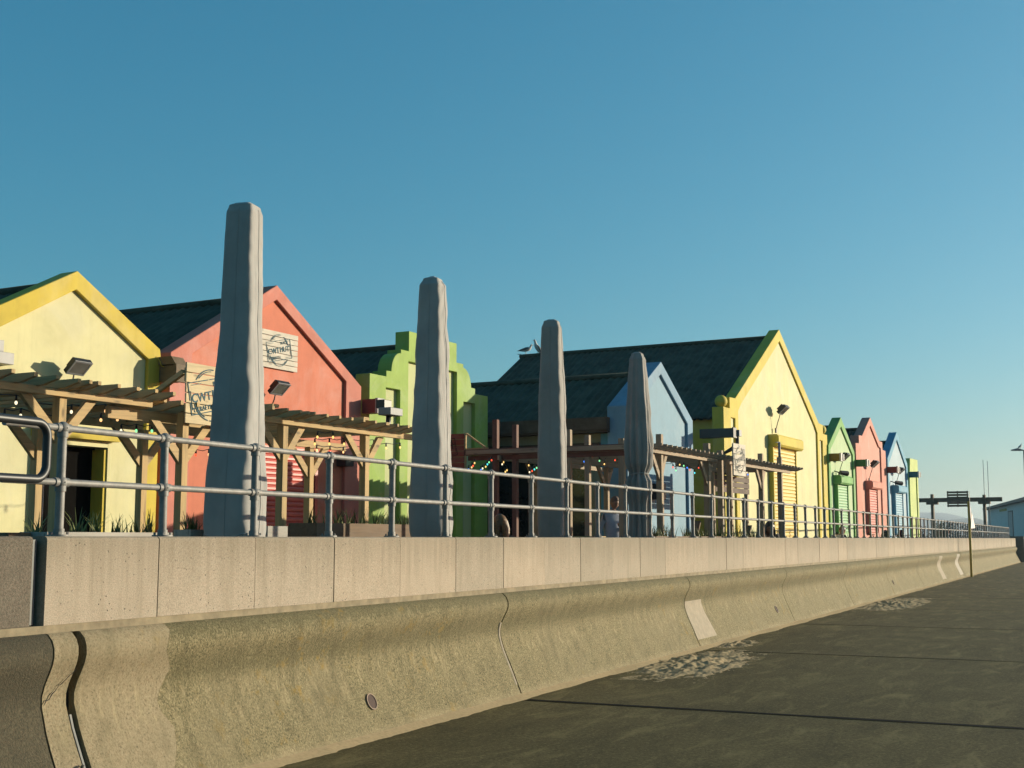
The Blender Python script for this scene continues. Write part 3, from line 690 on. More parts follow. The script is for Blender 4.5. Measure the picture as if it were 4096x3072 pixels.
part(d, 'door_jamb', MB().box(x0 + 0.27, x0 + 0.285, VN + 0.2, VN + 0.25, GZ, 2.78), MT['white'])
gutter_box(y1, 14.07, 14.28, VN - 0.32, VN + 0.0, 3.9, 4.14, MT['timber_box'], MT['timber_box'])
part(y1, 'box_lid', polyx(MB(), [(VN - 0.34, 4.15), (VN, 4.15), (VN, 4.27), (VN - 0.25, 4.27)], 14.05, 14.3), MT['timber_box'])
part(y1, 'cable', MB().tube([(14.0, VN - 0.01, 4.27), (14.03, VN - 0.05, 4.2), (14.03, VN - 0.08, 4.13), (14.08, VN - 0.09, 4.12)], 0.006, 5), MT['yel_t'])
part(y1, 'wall_cabinet', MB().box(10.9, 11.34, VN - 0.12, VN + 0.058, 3.82, 3.97).box(10.9, 11.19, VN - 0.1, VN + 0.058, 3.972, 4.12), MT['white'], bevel=0.006)

# --- red hut
o = ground_out(fl(near, [(13.24, 4.17), (15.53, 5.52), (17.84, 4.17)]))
tr = o + [(near(17.40, 0)[0], GZ)] + fl(near, [(17.40, 4.21), (15.53, 5.29), (13.68, 4.21)]) + [(near(13.68, 0)[0], GZ)]
r1 = hut('beach_hut', 'coral red hut with a wooden sign high on its gable behind the first parasol', VN, o, tr, MT['red_t'], MT['red_p'], 15.54 * 1.08, near(15.53, 5.33), (13.3 * 1.08, 17.75 * 1.08, near(0, 4.03)[1]), 8, ik=0.992)
shutter(r1, 15.15 * 1.08, 16.50 * 1.08, VN + 0.06, GZ + 0.5, near(0, 3.0)[1], MT['sh_red'], MT['sh_red'], None, 0.085)
gutter_box(r1, 17.86 * 1.08, 18.07 * 1.08, VN - 0.33, VN, 3.88, 4.14, plain('maroon_box', (0.22, 0.05, 0.045), 0.6))
part(r1, 'wall_speaker', MB().box(18.6, 18.85, VN - 0.16, VN + 0.058, 2.88, 3.08), MT['black'], bevel=0.01)

# --- green curved hut
arcL = [(18.75 + 0.30 * (1 - cos(t)), 4.54 + 0.36 * sin(t)) for t in [pi / 2 * i / 10 for i in range(11)]]
half = [(18.08, 4.43), (18.59, 4.43), (18.59, 4.535)] + arcL + [(19.05, 4.97), (19.31, 4.97), (19.31, 5.34)]
full = half + [(2 * 20.16 - u, z) for u, z in reversed(half)]
o = ground_out(fl(near, full))
def pn(a, b2, zt): return [(near(b2, 0)[0], GZ), near(b2, zt), near(a, zt), (near(a, 0)[0], GZ)]
tr = o + pn(21.28, 21.73, 4.235) + pn(19.31, 21.02, 4.785) + pn(18.59, 19.04, 4.235)
g1 = hut('beach_hut', 'apple green hut with stepped and curved parapet behind the second parasol', VN, o, tr, MT['grn_t'], MT['grn_p'], 20.16 * 1.08, (21.77, 5.47), (18.2 * 1.08, 22.1 * 1.08, 4.35), 6, panel_d=0.09, ik=0.97)

# --- blue hut
VB = 10.6
o = ground_out(fl(mid, [(29.33, 4.90), (31.68, 6.29), (34.03, 4.90)]))
tr = o + [(mid(33.62, 0)[0], GZ)] + fl(mid, [(33.62, 4.78), (31.66, 5.95), (29.74, 4.78)]) + [(mid(29.74, 0)[0], GZ)]
b1 = hut('beach_hut', 'pale blue hut with steep gable beside the gathered parasol', VB, o, tr, MT['blu_t'], MT['blu_p'], 31.68 * 0.848, (26.86, 5.29), (24.98, 28.75, 4.16), 7.5, 0.46, MT['cream'])
part(b1, 'fascia', MB().box(24.70, 24.93, VB + 0.4, VB + 7.4, 3.89, 4.16), MT['brown'])
part(b1, 'soffit', MB().box(24.72, 25.05, VB + 0.4, VB + 7.4, 3.84, 3.885), MT['brown'])
part(b1, 'side_panel', MB().box(25.02, 25.06, VB + 0.46, VB + 0.68, GZ, 3.83), MT['fbl_t'])
part(b1, 'side_rail', MB().box(24.95, 25.05, VB + 0.7, VB + 5.0, 3.55, 3.64), MT['brown'])
part(b1, 'side_window', MB().box(25.0, 25.055, VB + 1.0, VB + 3.2, 0.9, 3.3), MT['glass'])
part(b1, 'wall_speaker', MB().box(26.3, 26.55, VB - 0.2, VB + 0.055, 2.45, 2.8), MT['black'], bevel=0.01)
part(b1, 'side_door', MB().box(25.0, 25.058, VB + 3.4, VB + 4.6, GZ, 3.1), plain('dark_side_door', (0.03, 0.04, 0.04), 0.5))

# --- big yellow hall
VY = 10.35
half = [(36.70, 5.54), (37.28, 5.54), (37.28, 5.88), (37.85, 5.90), (42.75, 8.76)]
full = half + [(2 * 42.75 - u, z) for u, z in reversed(half[:-1])]
o = ground_out(fl(big, full))
def pb(a, b2, zt): return [(big(b2, 0)[0], GZ), big(b2, zt), big(a, zt), (big(a, 0)[0], GZ)]
tr = o + pb(47.70, 48.12, 5.27) + [(big(47.40, 0)[0], GZ)] + fl(big, [(47.40, 5.52), (47.08, 5.78), (42.78, 8.36), (38.42, 5.78), (38.10, 5.52)]) + [(big(38.10, 0)[0], GZ)] + pb(37.38, 37.80, 5.27)
yb = hut('beach_hall', 'large yellow hall with tall gable, stone balls and big roller shutter', VY, o, tr, MT['yel2_t'], MT['yel2_p'], 42.75 * 0.828, (35.4, 7.29), (31.0, 39.8, 4.72), 8.36, 0.30, MT['yel2_t'], panel_d=0.05, ik=0.988)
for uu in (36.95, 48.55):
    bu, bz = big(uu, 5.54); part(yb, 'ball_finial', MB().ball((bu, VY + 0.13, bz + 0.155), 0.158, 20, 14).tube([(bu, VY + 0.13, bz - 0.01), (bu, VY + 0.13, bz + 0.04)], 0.08, 12), MT['yel2_t'])
shutter(yb, 41.42 * 0.828, 44.05 * 0.828, VY + 0.05, GZ + 0.05, 4.12, MT['sh_yel'], MT['yel2_t'], (41.35 * 0.828, 44.35 * 0.828), 0.10, 0.30, 0.33, 0.1)
g = part(yb, 'gutter', MB().box(29.28, 29.50, VY - 0.60, VY + 0.24, 4.0, 4.22).box(29.26, 29.52, VY - 0.62, VY - 0.58, 3.985, 4.235), MT['gutter'], bevel=0.006)
part(g, 'hopper', MB().box(29.524, 29.70, VY - 0.68, VY - 0.56, 4.04, 4.19), MT['greyp'])
part(g, 'downpipe', MB().tube([(29.6, VY - 0.60, 4.05), (29.6, VY - 0.60, 3.86), (29.62, VY - 0.45, 3.74), (29.85, VY - 0.07, 3.6), (29.85, VY - 0.07, GZ)], 0.05, 10), MT['black'])
gutter_box(yb, 40.40, 40.62, VY - 0.40, VY, 4.03, 4.27, plain('shaded_yellow_box', (0.26, 0.19, 0.03), 0.6))  # hut yellow darkened, shade of the unlit side painted into the box

# --- far huts
VF = 10.3
def far_hut(label, half, cu, inner, mt, mp, msh, bx, sh, ridgez, ez, gshade, gu):
    full = half + [(2 * cu - u, z) for u, z in reversed(half[:-1])]
    o = ground_out(fl(far, full)); ri = [(2 * cu - u, z) for u, z in reversed(inner[:-1])]
    # inner runs from left foot up to the apex
    chain = list(reversed(inner + ri))
    tr = o + [(far(chain[0][0], 0)[0], GZ)] + fl(far, chain) + [(far(chain[-1][0], 0)[0], GZ)]
    h = hut('beach_hut', label, VF, o, tr, mt, mp, cu * 0.824, far(cu, ridgez), ((half[0][0] + 0.1) * 0.824, (2 * cu - half[0][0] - 0.1) * 0.824, far(0, ez)[1]), 7, 0.30, panel_d=0.05, ik=0.99)
    shutter(h, sh[0] * 0.824, sh[1] * 0.824, VF + 0.05, 1.80, far(0, 3.70)[1], msh, mt, (bx[0] * 0.824, bx[1] * 0.824), 0.09, 0.28, 0.29)
    if gu: gutter_box(h, gu, gu + 0.2, VF - 0.38, VF, 4.03, 4.26, gshade)  # box takes the hut colour darkened, its shade painted in
    return h
fg = far_hut('leaf green and mint hut with plain gable next to the big yellow hall', [(48.95, 5.0), (48.97, 5.15), (51.05, 6.41)], 51.05, [(49.25, 5.0), (51.05, 6.04)], MT['fgr_t'], MT['fgr_p'], MT['sh_grn'], (49.72, 51.6), (49.88, 51.42), 6.0, 4.9, plain('shaded_green_box', (0.07, 0.20, 0.06), 0.6), 43.85)
fr = far_hut('pink hut with shouldered gable between the green and blue far huts', [(53.40, 5.0), (53.40, 5.54), (54.0, 5.56), (54.0, 5.90), (54.62, 5.92), (56.25, 6.84)], 56.25, [(54.35, 5.0), (54.35, 5.6), (54.7, 5.65), (56.25, 6.48)], MT['frd_t'], MT['frd_p'], MT['sh_frd'], (55.1, 56.95), (55.25, 56.7), 6.3, 5.1, plain('shaded_red_box', (0.20, 0.05, 0.04), 0.6), 48.8)
fb = far_hut('powder blue hut with azure trim last but one of the row', [(59.45, 5.0), (59.48, 5.22), (61.70, 6.59)], 61.70, [(59.75, 5.0), (61.70, 6.24)], MT['fbl_t'], MT['fbl_p'], MT['sh_blu'], (60.4, 62.3), (60.5, 62.1), 6.1, 4.9, plain('shaded_blue_box', (0.02, 0.14, 0.18), 0.6), 52.85)
o = ground_out(fl(far, [(64.35, 4.2), (64.5, 5.0), (64.62, 5.52), (66.52, 5.53)])); tr = o + [(far(66.2, 0)[0], GZ), far(66.2, 4.9), far(65.9, 4.9), (far(65.9, 0)[0], GZ)]
lh = hut('beach_hut', 'narrow lime green end wall closing the row of huts', VF, o, tr, MT['lim_t'], MT['lim_t'], 65.4 * 0.824, thick=0.5, ik=0.985)

# ------------------------------------------------------------------ floodlights and cameras
def floodlight(label, u, v, z, s=1.0, yaw=0.0, cam2=False, wall_v=None):
    t = thing('floodlight', label, 'floodlight', (u, v, z), group='floodlights on the hut fronts')
    t.rotation_euler = (0, 0, -D + yaw)
    R_ = Matrix.Rotation(radians(48), 3, 'X')
    def tilt(mb):
        mb.v = [tuple(Vector((u, v, z)) + (R_ @ (Vector(p) * s)) + Vector((0, -0.12 * s, 0.12 * s))) for p in mb.v]; return mb
    part(t, 'housing', tilt(MB().poly([(-0.14, -0.11), (0.14, -0.11), (0.14, 0.11), (-0.14, 0.11)], -0.03, 0.03).poly([(-0.09, -0.07), (0.09, -0.07), (0.09, 0.07), (-0.09, 0.07)], 0.028, 0.085)), MT['black'], bevel=0.004)
    part(t, 'glass', tilt(MB().box(-0.115, 0.115, -0.036, -0.031, -0.085, 0.085)), MT['lens'])
    part(t, 'rim', tilt(MB().box(-0.14, 0.14, -0.04, -0.031, 0.088, 0.11).box(-0.14, 0.14, -0.04, -0.031, -0.11, -0.088).box(-0.14, -0.118, -0.04, -0.031, -0.088, 0.088).box(0.118, 0.14, -0.04, -0.031, -0.088, 0.088)), MT['greyp'])
    part(t, 'arm', MB().tube([(u, v - 0.06 * s, z + 0.05 * s), (u, v - 0.04 * s, z - 0.04 * s), (u - 0.02, v - 0.01, z - 0.14 * s), (u - 0.02, v + 0.05, z - 0.30 * s)], 0.011, 6).box(u - 0.05, u + 0.02, v + 0.03, v + 0.07, z - 0.36 * s, z - 0.26 * s), MT['black'])
    return t
floodlight('black floodlight above the pergola in front of the first yellow hut', 12.33, 13.43, 3.78, 1.1)
floodlight('black floodlight with bright lens on the coral red wall', 16.62, 13.43, 3.93, 1.15)
floodlight('dark floodlight on the big yellow gable above its shutter box', 34.75, 10.27, 5.0, 1.35)
floodlight('dark floodlight on the mint green wall of the far green hut', 41.5, 10.22, 4.07, 1.3)
floodlight('dark floodlight on the pink wall of the far hut', 45.75, 10.22, 4.05, 1.3)
floodlight('dark floodlight on the powder blue wall of the far hut', 50.2, 10.22, 4.02, 1.3)
for u, z, w in ((41.25, 3.70, 'far green'), (49.7, 3.70, 'far blue')):
    t = thing('security_camera', 'small black security camera on the %s hut below its floodlight' % w, 'camera', (u, 10.2, z))
    part(t, 'body', MB().tube([(u - 0.1, 10.15, z), (u + 0.14, 9.98, z - 0.03)], [0.07, 0.085], 10), MT['black'])
    part(t, 'bracket', MB().tube([(u - 0.05, 10.2, z), (u - 0.05, 10.36, z + 0.06)], 0.02, 6), MT['black'])
t = thing('heater_box', 'small grey box on a black stalk rising above the second pergola', 'lamp', (14.3, 9.6, 3.0))
part(t, 'box', MB().box(14.12, 14.42, 9.42, 9.62, 3.235, 3.335), MT['greyp'], bevel=0.006)
part(t, 'stalk', MB().tube([(14.27, 9.56, 2.99), (14.27, 9.55, 3.24)], 0.035, 8), MT['black'])
part(t, 'hood', MB().box(14.18, 14.36, 9.56, 9.70, 3.337, 3.45), MT['black'], bevel=0.006)

# ================================================================== PERGOLAS
def rafter_mesh(L, w, h, mat, tail=0.26, nose=0.45):
    return polyx(MB(), [(0, h), (0, h * (1 - nose)), (tail * 0.55, h * 0.28), (tail, 0), (L, 0), (L, h)], -w / 2, w / 2).mesh('rafter', mat, bevel=0.002)
def brace(mb_parent, a, b, w, mat, d=0.045):
    part(mb_parent, 'brace', MB().bar(a, b, d, w, up=(0, 0, 1) if abs(a[2] - b[2]) < 1e-6 else (0, 1, 0)), mat)
def brace_uz(parent, u0, z0, u1, z1, v, mat, w=0.085, d=0.05):
    """slanting board in the u,z plane with plumb-cut foot"""
    part(parent, 'brace', MB().poly([(u0, z0), (u1 - w * 0.7 * (1 if u1 > u0 else -1) * 0, z1), (u1, z1 - w * 1.45), (u0 + w * 1.2 * (-1 if u1 > u0 else 1) * 0, z0 - w * 1.45)], v, v + d), mat, bevel=0.002)
def vbrace(parent, up, un, zt, zb, v, mat, w=0.09, d=0.045):
    """up: post edge u, un: upper outer u at the beam; zt beam underside, zb foot on the post"""
    s = 1 if un > up else -1
    part(parent, 'brace', MB().poly([(up, zb), (up, zb + w * 1.5), (un - s * w * 1.35, zt), (un, zt)] if s > 0 else [(up, zb), (un, zt), (un - s * w * 1.35, zt), (up, zb + w * 1.5)], v, v + d), mat, bevel=0.002)

P1 = thing('pergola', 'golden timber pergola in front of the first yellow hut', 'pergola', (8.2, 9.0, GZ), group='timber pergolas')
raf = rafter_mesh(2.2, 0.042, 0.078, MT['w_v'], 0.17)
for u in [6.36 + 0.2365 * i for i in range(13)] + [8.147]: piece(P1, 'rafter', raf, (u * 1.0174 - 0.02, 8.75, 2.940 + random.uniform(-0.003, 0.003)))
raf_b = rafter_mesh(2.0, 0.042, 0.095, MT['w_v'])
for u in [9.43 + 0.2365 * i for i in range(5)]: piece(P1, 'rafter', raf_b, (u, 8.95, 2.88))
part(P1, 'beam', MB().box(5.8, 9.31, 9.0, 9.045, 2.872, 2.945), MT['w_u'], bevel=0.003)
part(P1, 'beam', MB().box(5.8, 10.62, 10.4, 10.445, 2.80, 2.895), MT['w_u'], bevel=0.003)
part(P1, 'beam', MB().box(9.0, 10.62, 9.28, 9.32, 2.76, 2.875), MT['w_u'], bevel=0.003)
for u, v, zt in ((8.187, 9.047, 2.95), (9.79, 9.047, 2.87), (9.06, 10.30, 2.80), (10.52, 10.30, 2.80), (6.4, 9.047, 2.95)):
    part(P1, 'post', MB().box(u, u + 0.09, v, v + 0.09, GZ, zt), MT['w_z'], bevel=0.004)
for u, v, zt in ((8.187, 9.05, 2.871), (9.79, 9.05, 2.76), (9.06, 10.30, 2.80), (10.52, 10.30, 2.80)):
    vbrace(P1, u + 0.002, u - 0.42, zt, zt - 0.42, v + 0.02, MT['w_u']); vbrace(P1, u + 0.088, u + 0.47, zt, zt - 0.42, v + 0.02, MT['w_u'])

P2 = thing('pergola', 'golden timber pergola in front of the coral red hut', 'pergola', (12.4, 9.0, GZ), group='timber pergolas')
for u in [10.21 + 0.2395 * i for i in range(15)] + [11.301, 12.876]: piece(P2, 'rafter', raf, (u * 1.0174 - 0.02, 8.75, 2.938 + random.uniform(-0.003, 0.003)))
part(P2, 'beam', MB().box(10.1, 14.12, 9.0, 9.045, 2.87, 2.944), MT['w_u'], bevel=0.003)
part(P2, 'beam', MB().box(10.75, 14.5, 10.4, 10.445, 2.80, 2.895), MT['w_u'], bevel=0.003)
for u, v, zt in ((11.404, 9.047, 2.95), (13.016, 9.047, 2.95), (13.55, 10.30, 2.80), (11.9, 10.30, 2.80)):
    part(P2, 'post', MB().box(u, u + 0.092, v, v + 0.092, GZ, zt), MT['w_z'], bevel=0.004)
for u, v, zt in ((11.404, 9.05, 2.869), (13.016, 9.05, 2.869), (13.55, 10.30, 2.80)):
    vbrace(P2, u + 0.002, u - 0.42, zt, zt - 0.42, v + 0.02, MT['w_u']); vbrace(P2, u + 0.09, u + 0.44, zt, zt - 0.42, v + 0.02, MT['w_u'])
for u in (10.9, 12.62): part(P2, 'packing_block', MB().box(u, u + 0.11, 8.80, 8.98, 3.014, 3.05), MT['w_v'])

# weathered pergola between green and yellow: red-brown near side, grey front
P4 = thing('pergola', 'weathered grey brown pergola with tall post tops in front of the blue hut', 'pergola', (20.6, 8.1, GZ), group='timber pergolas')
raf4 = rafter_mesh(3.8, 0.04, 0.08, MT['g_v'], 0.14)
for i in range(17): piece(P4, 'rafter', raf4, (20.02 + 0.2335 * i, 7.90, 3.104 + random.uniform(-.003, .003)))
part(P4, 'beam', MB().box(20.0, 23.38, 8.1, 8.14, 3.04, 3.11), MT['g_u'], bevel=0.003)
part(P4, 'end_beam', MB().box(20.02, 20.07, 8.15, 11.75, 3.09, 3.20), MT['r_v'], bevel=0.003)
part(P4, 'beam', MB().box(20.1, 23.5, 10.0, 10.045, 2.97, 3.065), MT['g_u'], bevel=0.003)
part(P4, 'beam', MB().box(20.0, 24.6, 11.0, 11.045, 2.99, 3.075), MT['g_u'], bevel=0.003)
part(P4, 'ledger', MB().box(20.075, 20.12, 8.5, 11.7, 3.0, 3.085), MT['r_v'], bevel=0.003)
for u, v, zt, w, c in ((20.59, 8.145, 3.39, 0.10, 'g_z'), (23.0, 8.145, 3.39, 0.11, 'g_z'), (20.08, 11.10, 3.73, 0.095, 'r_z'), (20.08, 10.70, 3.62, 0.09, 'r_z'), (20.08, 9.64, 3.49, 0.09, 'g_z'), (20.08, 9.28, 3.38, 0.09, 'g_z'), (20.08, 8.63, 3.30, 0.10, 'g_z'), (22.6, 10.05, 2.97, 0.09, 'g_z'), (24.3, 10.0, 3.38, 0.10, 'g_z'), (21.6, 11.05, 2.99, 0.09, 'g_z')):
    part(P4, 'post', MB().box(u, u + w, v, v + w, GZ, zt), MT[c], bevel=0.004)
for u, v, zt in ((20.59, 8.15, 3.04), (23.0, 8.15, 3.04), (22.6, 10.06, 2.97), (21.6, 11.05, 2.99)):
    vbrace(P4, u + 0.002, u - 0.40, zt, zt - 0.46, v + 0.02, MT['g_u']); vbrace(P4, u + 0.098, u + 0.36, zt, zt - 0.42, v + 0.02, MT['g_u'])
P5 = thing('pergola', 'short weathered pergola end in front of the big yellow hall', 'pergola', (26.4, 8.1, GZ), group='timber pergolas')
raf5 = rafter_mesh(1.45, 0.04, 0.08, MT['g_v'], 0.14)
for i in range(20): piece(P5, 'rafter', raf5, (24.15 + 0.236 * i, 7.90, 3.112 + random.uniform(-.003, .003)))
part(P5, 'beam', MB().box(24.1, 28.30, 8.1, 8.14, 3.045, 3.118), MT['g_u'], bevel=0.003)
part(P5, 'beam', MB().box(24.1, 28.30, 9.2, 9.24, 3.03, 3.12), MT['g_u'], bevel=0.003)
for u, v, zt in ((26.36, 8.145, 3.39), (27.75, 8.145, 3.39), (24.3, 8.145, 3.2), (23.75, 8.145, 3.30), (26.4, 9.245, 3.2)):
    part(P5, 'post', MB().box(u, u + 0.095, v, v + 0.10, GZ, zt), MT['g_z'], bevel=0.004)
for u, v in ((26.36, 8.15),):
    vbrace(P5, u + 0.002, u - 0.36, 3.045, 2.6, v + 0.02, MT['g_u']); vbrace(P5, u + 0.093, u + 0.33, 3.045, 2.66, v + 0.02, MT['g_u'])
part(P5, 'aerial', MB().tube([(27.79, 8.19, 3.39), (27.79, 8.19, 3.72)], 0.03, 8).tube([(27.5, 8.19, 3.70), (27.85, 8.19, 3.73)], 0.008, 5), MT['greyp'])
scr = thing('slatted_screen', 'dark slatted timber screen under the short pergola end', 'screen', (27.4, 9.3, GZ))
slat = MB().box(0, 2.45, 0, 0.02, 0, 0.115).mesh('slat', MT['brown'])  # dark brown puts the shade under the pergola into the slat colour
for i in range(6): piece(scr, 'slat', slat, (26.6, 9.3, 2.62 + 0.128 * i))
for u in (26.6, 28.95): part(scr, 'post', MB().box(u, u + 0.08, 9.322, 9.40, GZ, 3.42), MT['g_z'])

# timbers leaning in the planters
for i, (a, b_) in enumerate((((19.35, 7.75, 1.2), (18.95, 7.85, 1.87)), ((21.0, 7.8, 1.3), (21.55, 7.85, 1.90)), ((24.2, 7.95, 1.3), (25.0, 8.02, 1.85)))):
    lb = ['dark plank leaning behind the gathered parasol', 'dark plank leaning in the grass between the pergola posts', 'dark plank leaning in the grass below the white sign'][i]
    single('leaning_plank', lb, 'plank', MB().bar(a, b_, 0.03, 0.11, up=(0, 1, 0)), MT['planter_b'], (a[0], a[1], GZ), bevel=0.003)

# ------------------------------------------------------------------ signs
s1 = plank_sign('plank_sign', 'pale wooden sign with blue emblem on the pergola beside the first parasol', 9.735, 10.47, 8.985, 2.755, 3.38, 6, MT['board'])
logo(s1, (10.10, 8.9635, 3.068), 0.63, MT['ink'])
part(s1, 'strut', MB().bar((9.76, 9.03, 3.28), (9.76, 9.6, 2.99), 0.045, 0.05), MT['w_v'])
s2 = plank_sign('plank_sign', 'pale wooden sign with blue emblem high on the coral red gable', 16.35, 17.38, VN + 0.028, near(0, 4.21)[1], near(0, 4.80)[1], 7, MT['board_w'])
logo(s2, (16.87, VN + 0.0065, (near(0, 4.21)[1] + near(0, 4.80)[1]) / 2), 0.63, MT['ink'])
t = thing('plank_sign', 'dark red board sign with black lettering on the near side of the weathered pergola', 'sign', (20.02, 12.2, 2.86))
pl = MB().box(-0.018, 0, 0, 1.0, 0.002, 0.103).mesh('plank', MT['board_r'], bevel=0.002)
for i in range(6): piece(t, 'plank', pl, (20.02, 11.735, 2.86 + 0.106 * i))
part(t, 'prop', MB().bar((20.03, 11.70, 3.49), (20.03, 11.30, 3.22), 0.03, 0.03).box(20.02, 20.05, 11.71, 11.733, 2.86, 3.50).box(20.02, 20.05, 11.25, 11.70, 3.203, 3.225), MT['w_v'])
logo(t, (19.9995, 12.2, 3.20), 0.60, MT['ink_k'], 'side')
s4 = plank_sign('plank_sign', 'bleached white plank sign with faded scrawl at the gap between the weathered pergolas', 23.20, 23.93, 7.74, 2.785, 3.40, 6, MT['board_w'])
logo(s4, (23.56, 7.7185, 3.09), 0.60, plain('faded_ink', (0.20, 0.22, 0.22), 0.8))

# ------------------------------------------------------------------ string lights
BC = {'w': (1.0, 0.55, 0.22), 'a': (1.0, 0.62, 0.18), 'r': (1.0, 0.10, 0.04), 'g': (0.25, 0.9, 0.35), 'b': (0.06, 0.25, 1.0), 'c': (0.1, 0.75, 0.85), 'k': (1.0, 0.85, 0.55)}
BM = {}
for k, c in BC.items():
    m = plain('bulb_' + k, c, 0.2, 0, 0, 1, emit=c, es=1.0)
    BM[k] = MB().ball((0, 0, -0.02), 0.0135, 10, 8, (1, 1, 1.35)).mesh('bulb', m)
cap_me = MB().tube([(0, 0, 0.0), (0, 0, 0.045)], [0.012, 0.010], 8).mesh('bulb_cap', MT['black'])
def lights(label, pts, colours):
    u0, v0, z0 = pts[0]
    t = thing('string_lights', label, 'string lights', (u0, v0, z0), group='string lights under the pergolas')
    path = []
    for i, p in enumerate(pts):
        path.append((p[0], p[1], p[2] + 0.05))
        if i + 1 < len(pts):
            q = pts[i + 1]; path.append(((p[0] + q[0]) / 2, (p[1] + q[1]) / 2, (p[2] + q[2]) / 2 + 0.03))
    part(t, 'cable', MB().tube(path, 0.005, 5), MT['black'])
    for i, p in enumerate(pts):
        b_ = piece(t, 'bulb', BM[colours[i % len(colours)]], p); c_ = link('bulb_cap', cap_me, b_)
lights('warm bulbs high under the first pergola near its front beam', [(7.6, 9.5, 2.86), (8.094, 9.5, 2.852), (8.534, 9.5, 2.80), (8.748, 9.5, 2.825), (9.183, 9.5, 2.87)], 'wkkk')
lights('bulbs low behind the looped handrail under the first pergola', [(8.307, 9.9, 2.765), (8.495, 9.9, 2.785), (8.899, 9.9, 2.75)], 'kkw')
lights('row of five amber bulbs left of the wooden pergola sign', [(9.126, 9.5, 2.777), (9.344, 9.5, 2.80), (9.571, 9.5, 2.82), (9.803, 9.5, 2.84), (10.055, 9.5, 2.85)], 'w')
lights('row of three greenish bulbs above the railing left of the wooden pergola sign', [(9.992, 10.1, 2.76), (10.212, 10.1, 2.775), (10.447, 10.1, 2.79)], 'kgg')
lights('small red bulbs on the coral hut left of the first parasol', [(12.149, 11, 2.651), (12.386, 11, 2.67)], 'rw')
lights('two amber bulbs high under the second pergola', [(12.507, 9.4, 2.84), (12.824, 9.4, 2.86)], 'a')
lights('row of amber bulbs across the middle of the second pergola', [(12.855, 9.7, 2.79), (13.157, 9.7, 2.81), (13.475, 9.7, 2.83), (14.148, 9.7, 2.86)], 'a')
lights('row of orange bulbs low at the back of the second pergola', [(13.56, 10.2, 2.77), (13.853, 10.2, 2.775), (14.154, 10.2, 2.78), (15.187, 10.2, 2.90), (15.549, 10.2, 2.93)], 'wrwaa')
lights('coloured bulbs rising beside the dark red sign', [(18.90, 11.0, 2.79), (19.01, 11.0, 2.83), (19.06, 11.0, 2.86), (19.11, 11.0, 2.91)], 'bwra')
lights('coloured bulbs rising left of the tall red brown post', [(19.33, 11.0, 2.80), (19.39, 11.0, 2.83), (19.50, 11.0, 2.866), (19.56, 11.0, 2.91), (19.62, 11.0, 2.95), (19.71, 11.0, 2.99)], 'bkacgr')
lights('amber bulbs between the two tall post tops', [(20.22, 11.0, 2.81), (20.28, 11.0, 2.84), (20.10, 11.0, 2.94), (20.15, 11.0, 2.98)], 'aaka')
lights('coloured bulbs left of the third parasol', [(20.20, 10.5, 2.79), (20.30, 10.5, 2.816), (20.39, 10.5, 2.848), (20.48, 10.5, 2.88), (20.17, 10.5, 2.91)], 'krcga')
lights('coloured bulbs sagging between the third and the gathered parasol', [(21.00, 9.8, 3.00), (21.35, 9.8, 3.12), (21.67, 9.8, 3.05), (21.89, 9.8, 3.0), (22.07, 9.8, 3.17), (22.39, 9.8, 3.10), (22.58, 9.8, 3.05), (22.85, 9.8, 3.18)], 'brgabrak')
lights('coloured bulbs under the weathered pergola right of the gathered parasol', [(22.391, 9.0, 2.986), (23.352, 9.0, 2.991), (23.513, 9.0, 2.937), (23.725, 9.0, 3.06), (23.948, 9.0, 3.05), (24.136, 9.0, 3.02), (24.292, 9.0, 2.985), (24.563, 9.0, 2.936), (24.8, 9.0, 3.05), (24.97, 9.0, 3.04)], 'rrgagbrcrg')
lights('last two bulbs right of the bleached white sign', [(24.802, 8.6, 3.02), (26.717, 8.6, 3.03), (26.775, 8.6, 2.99)], 'akb')

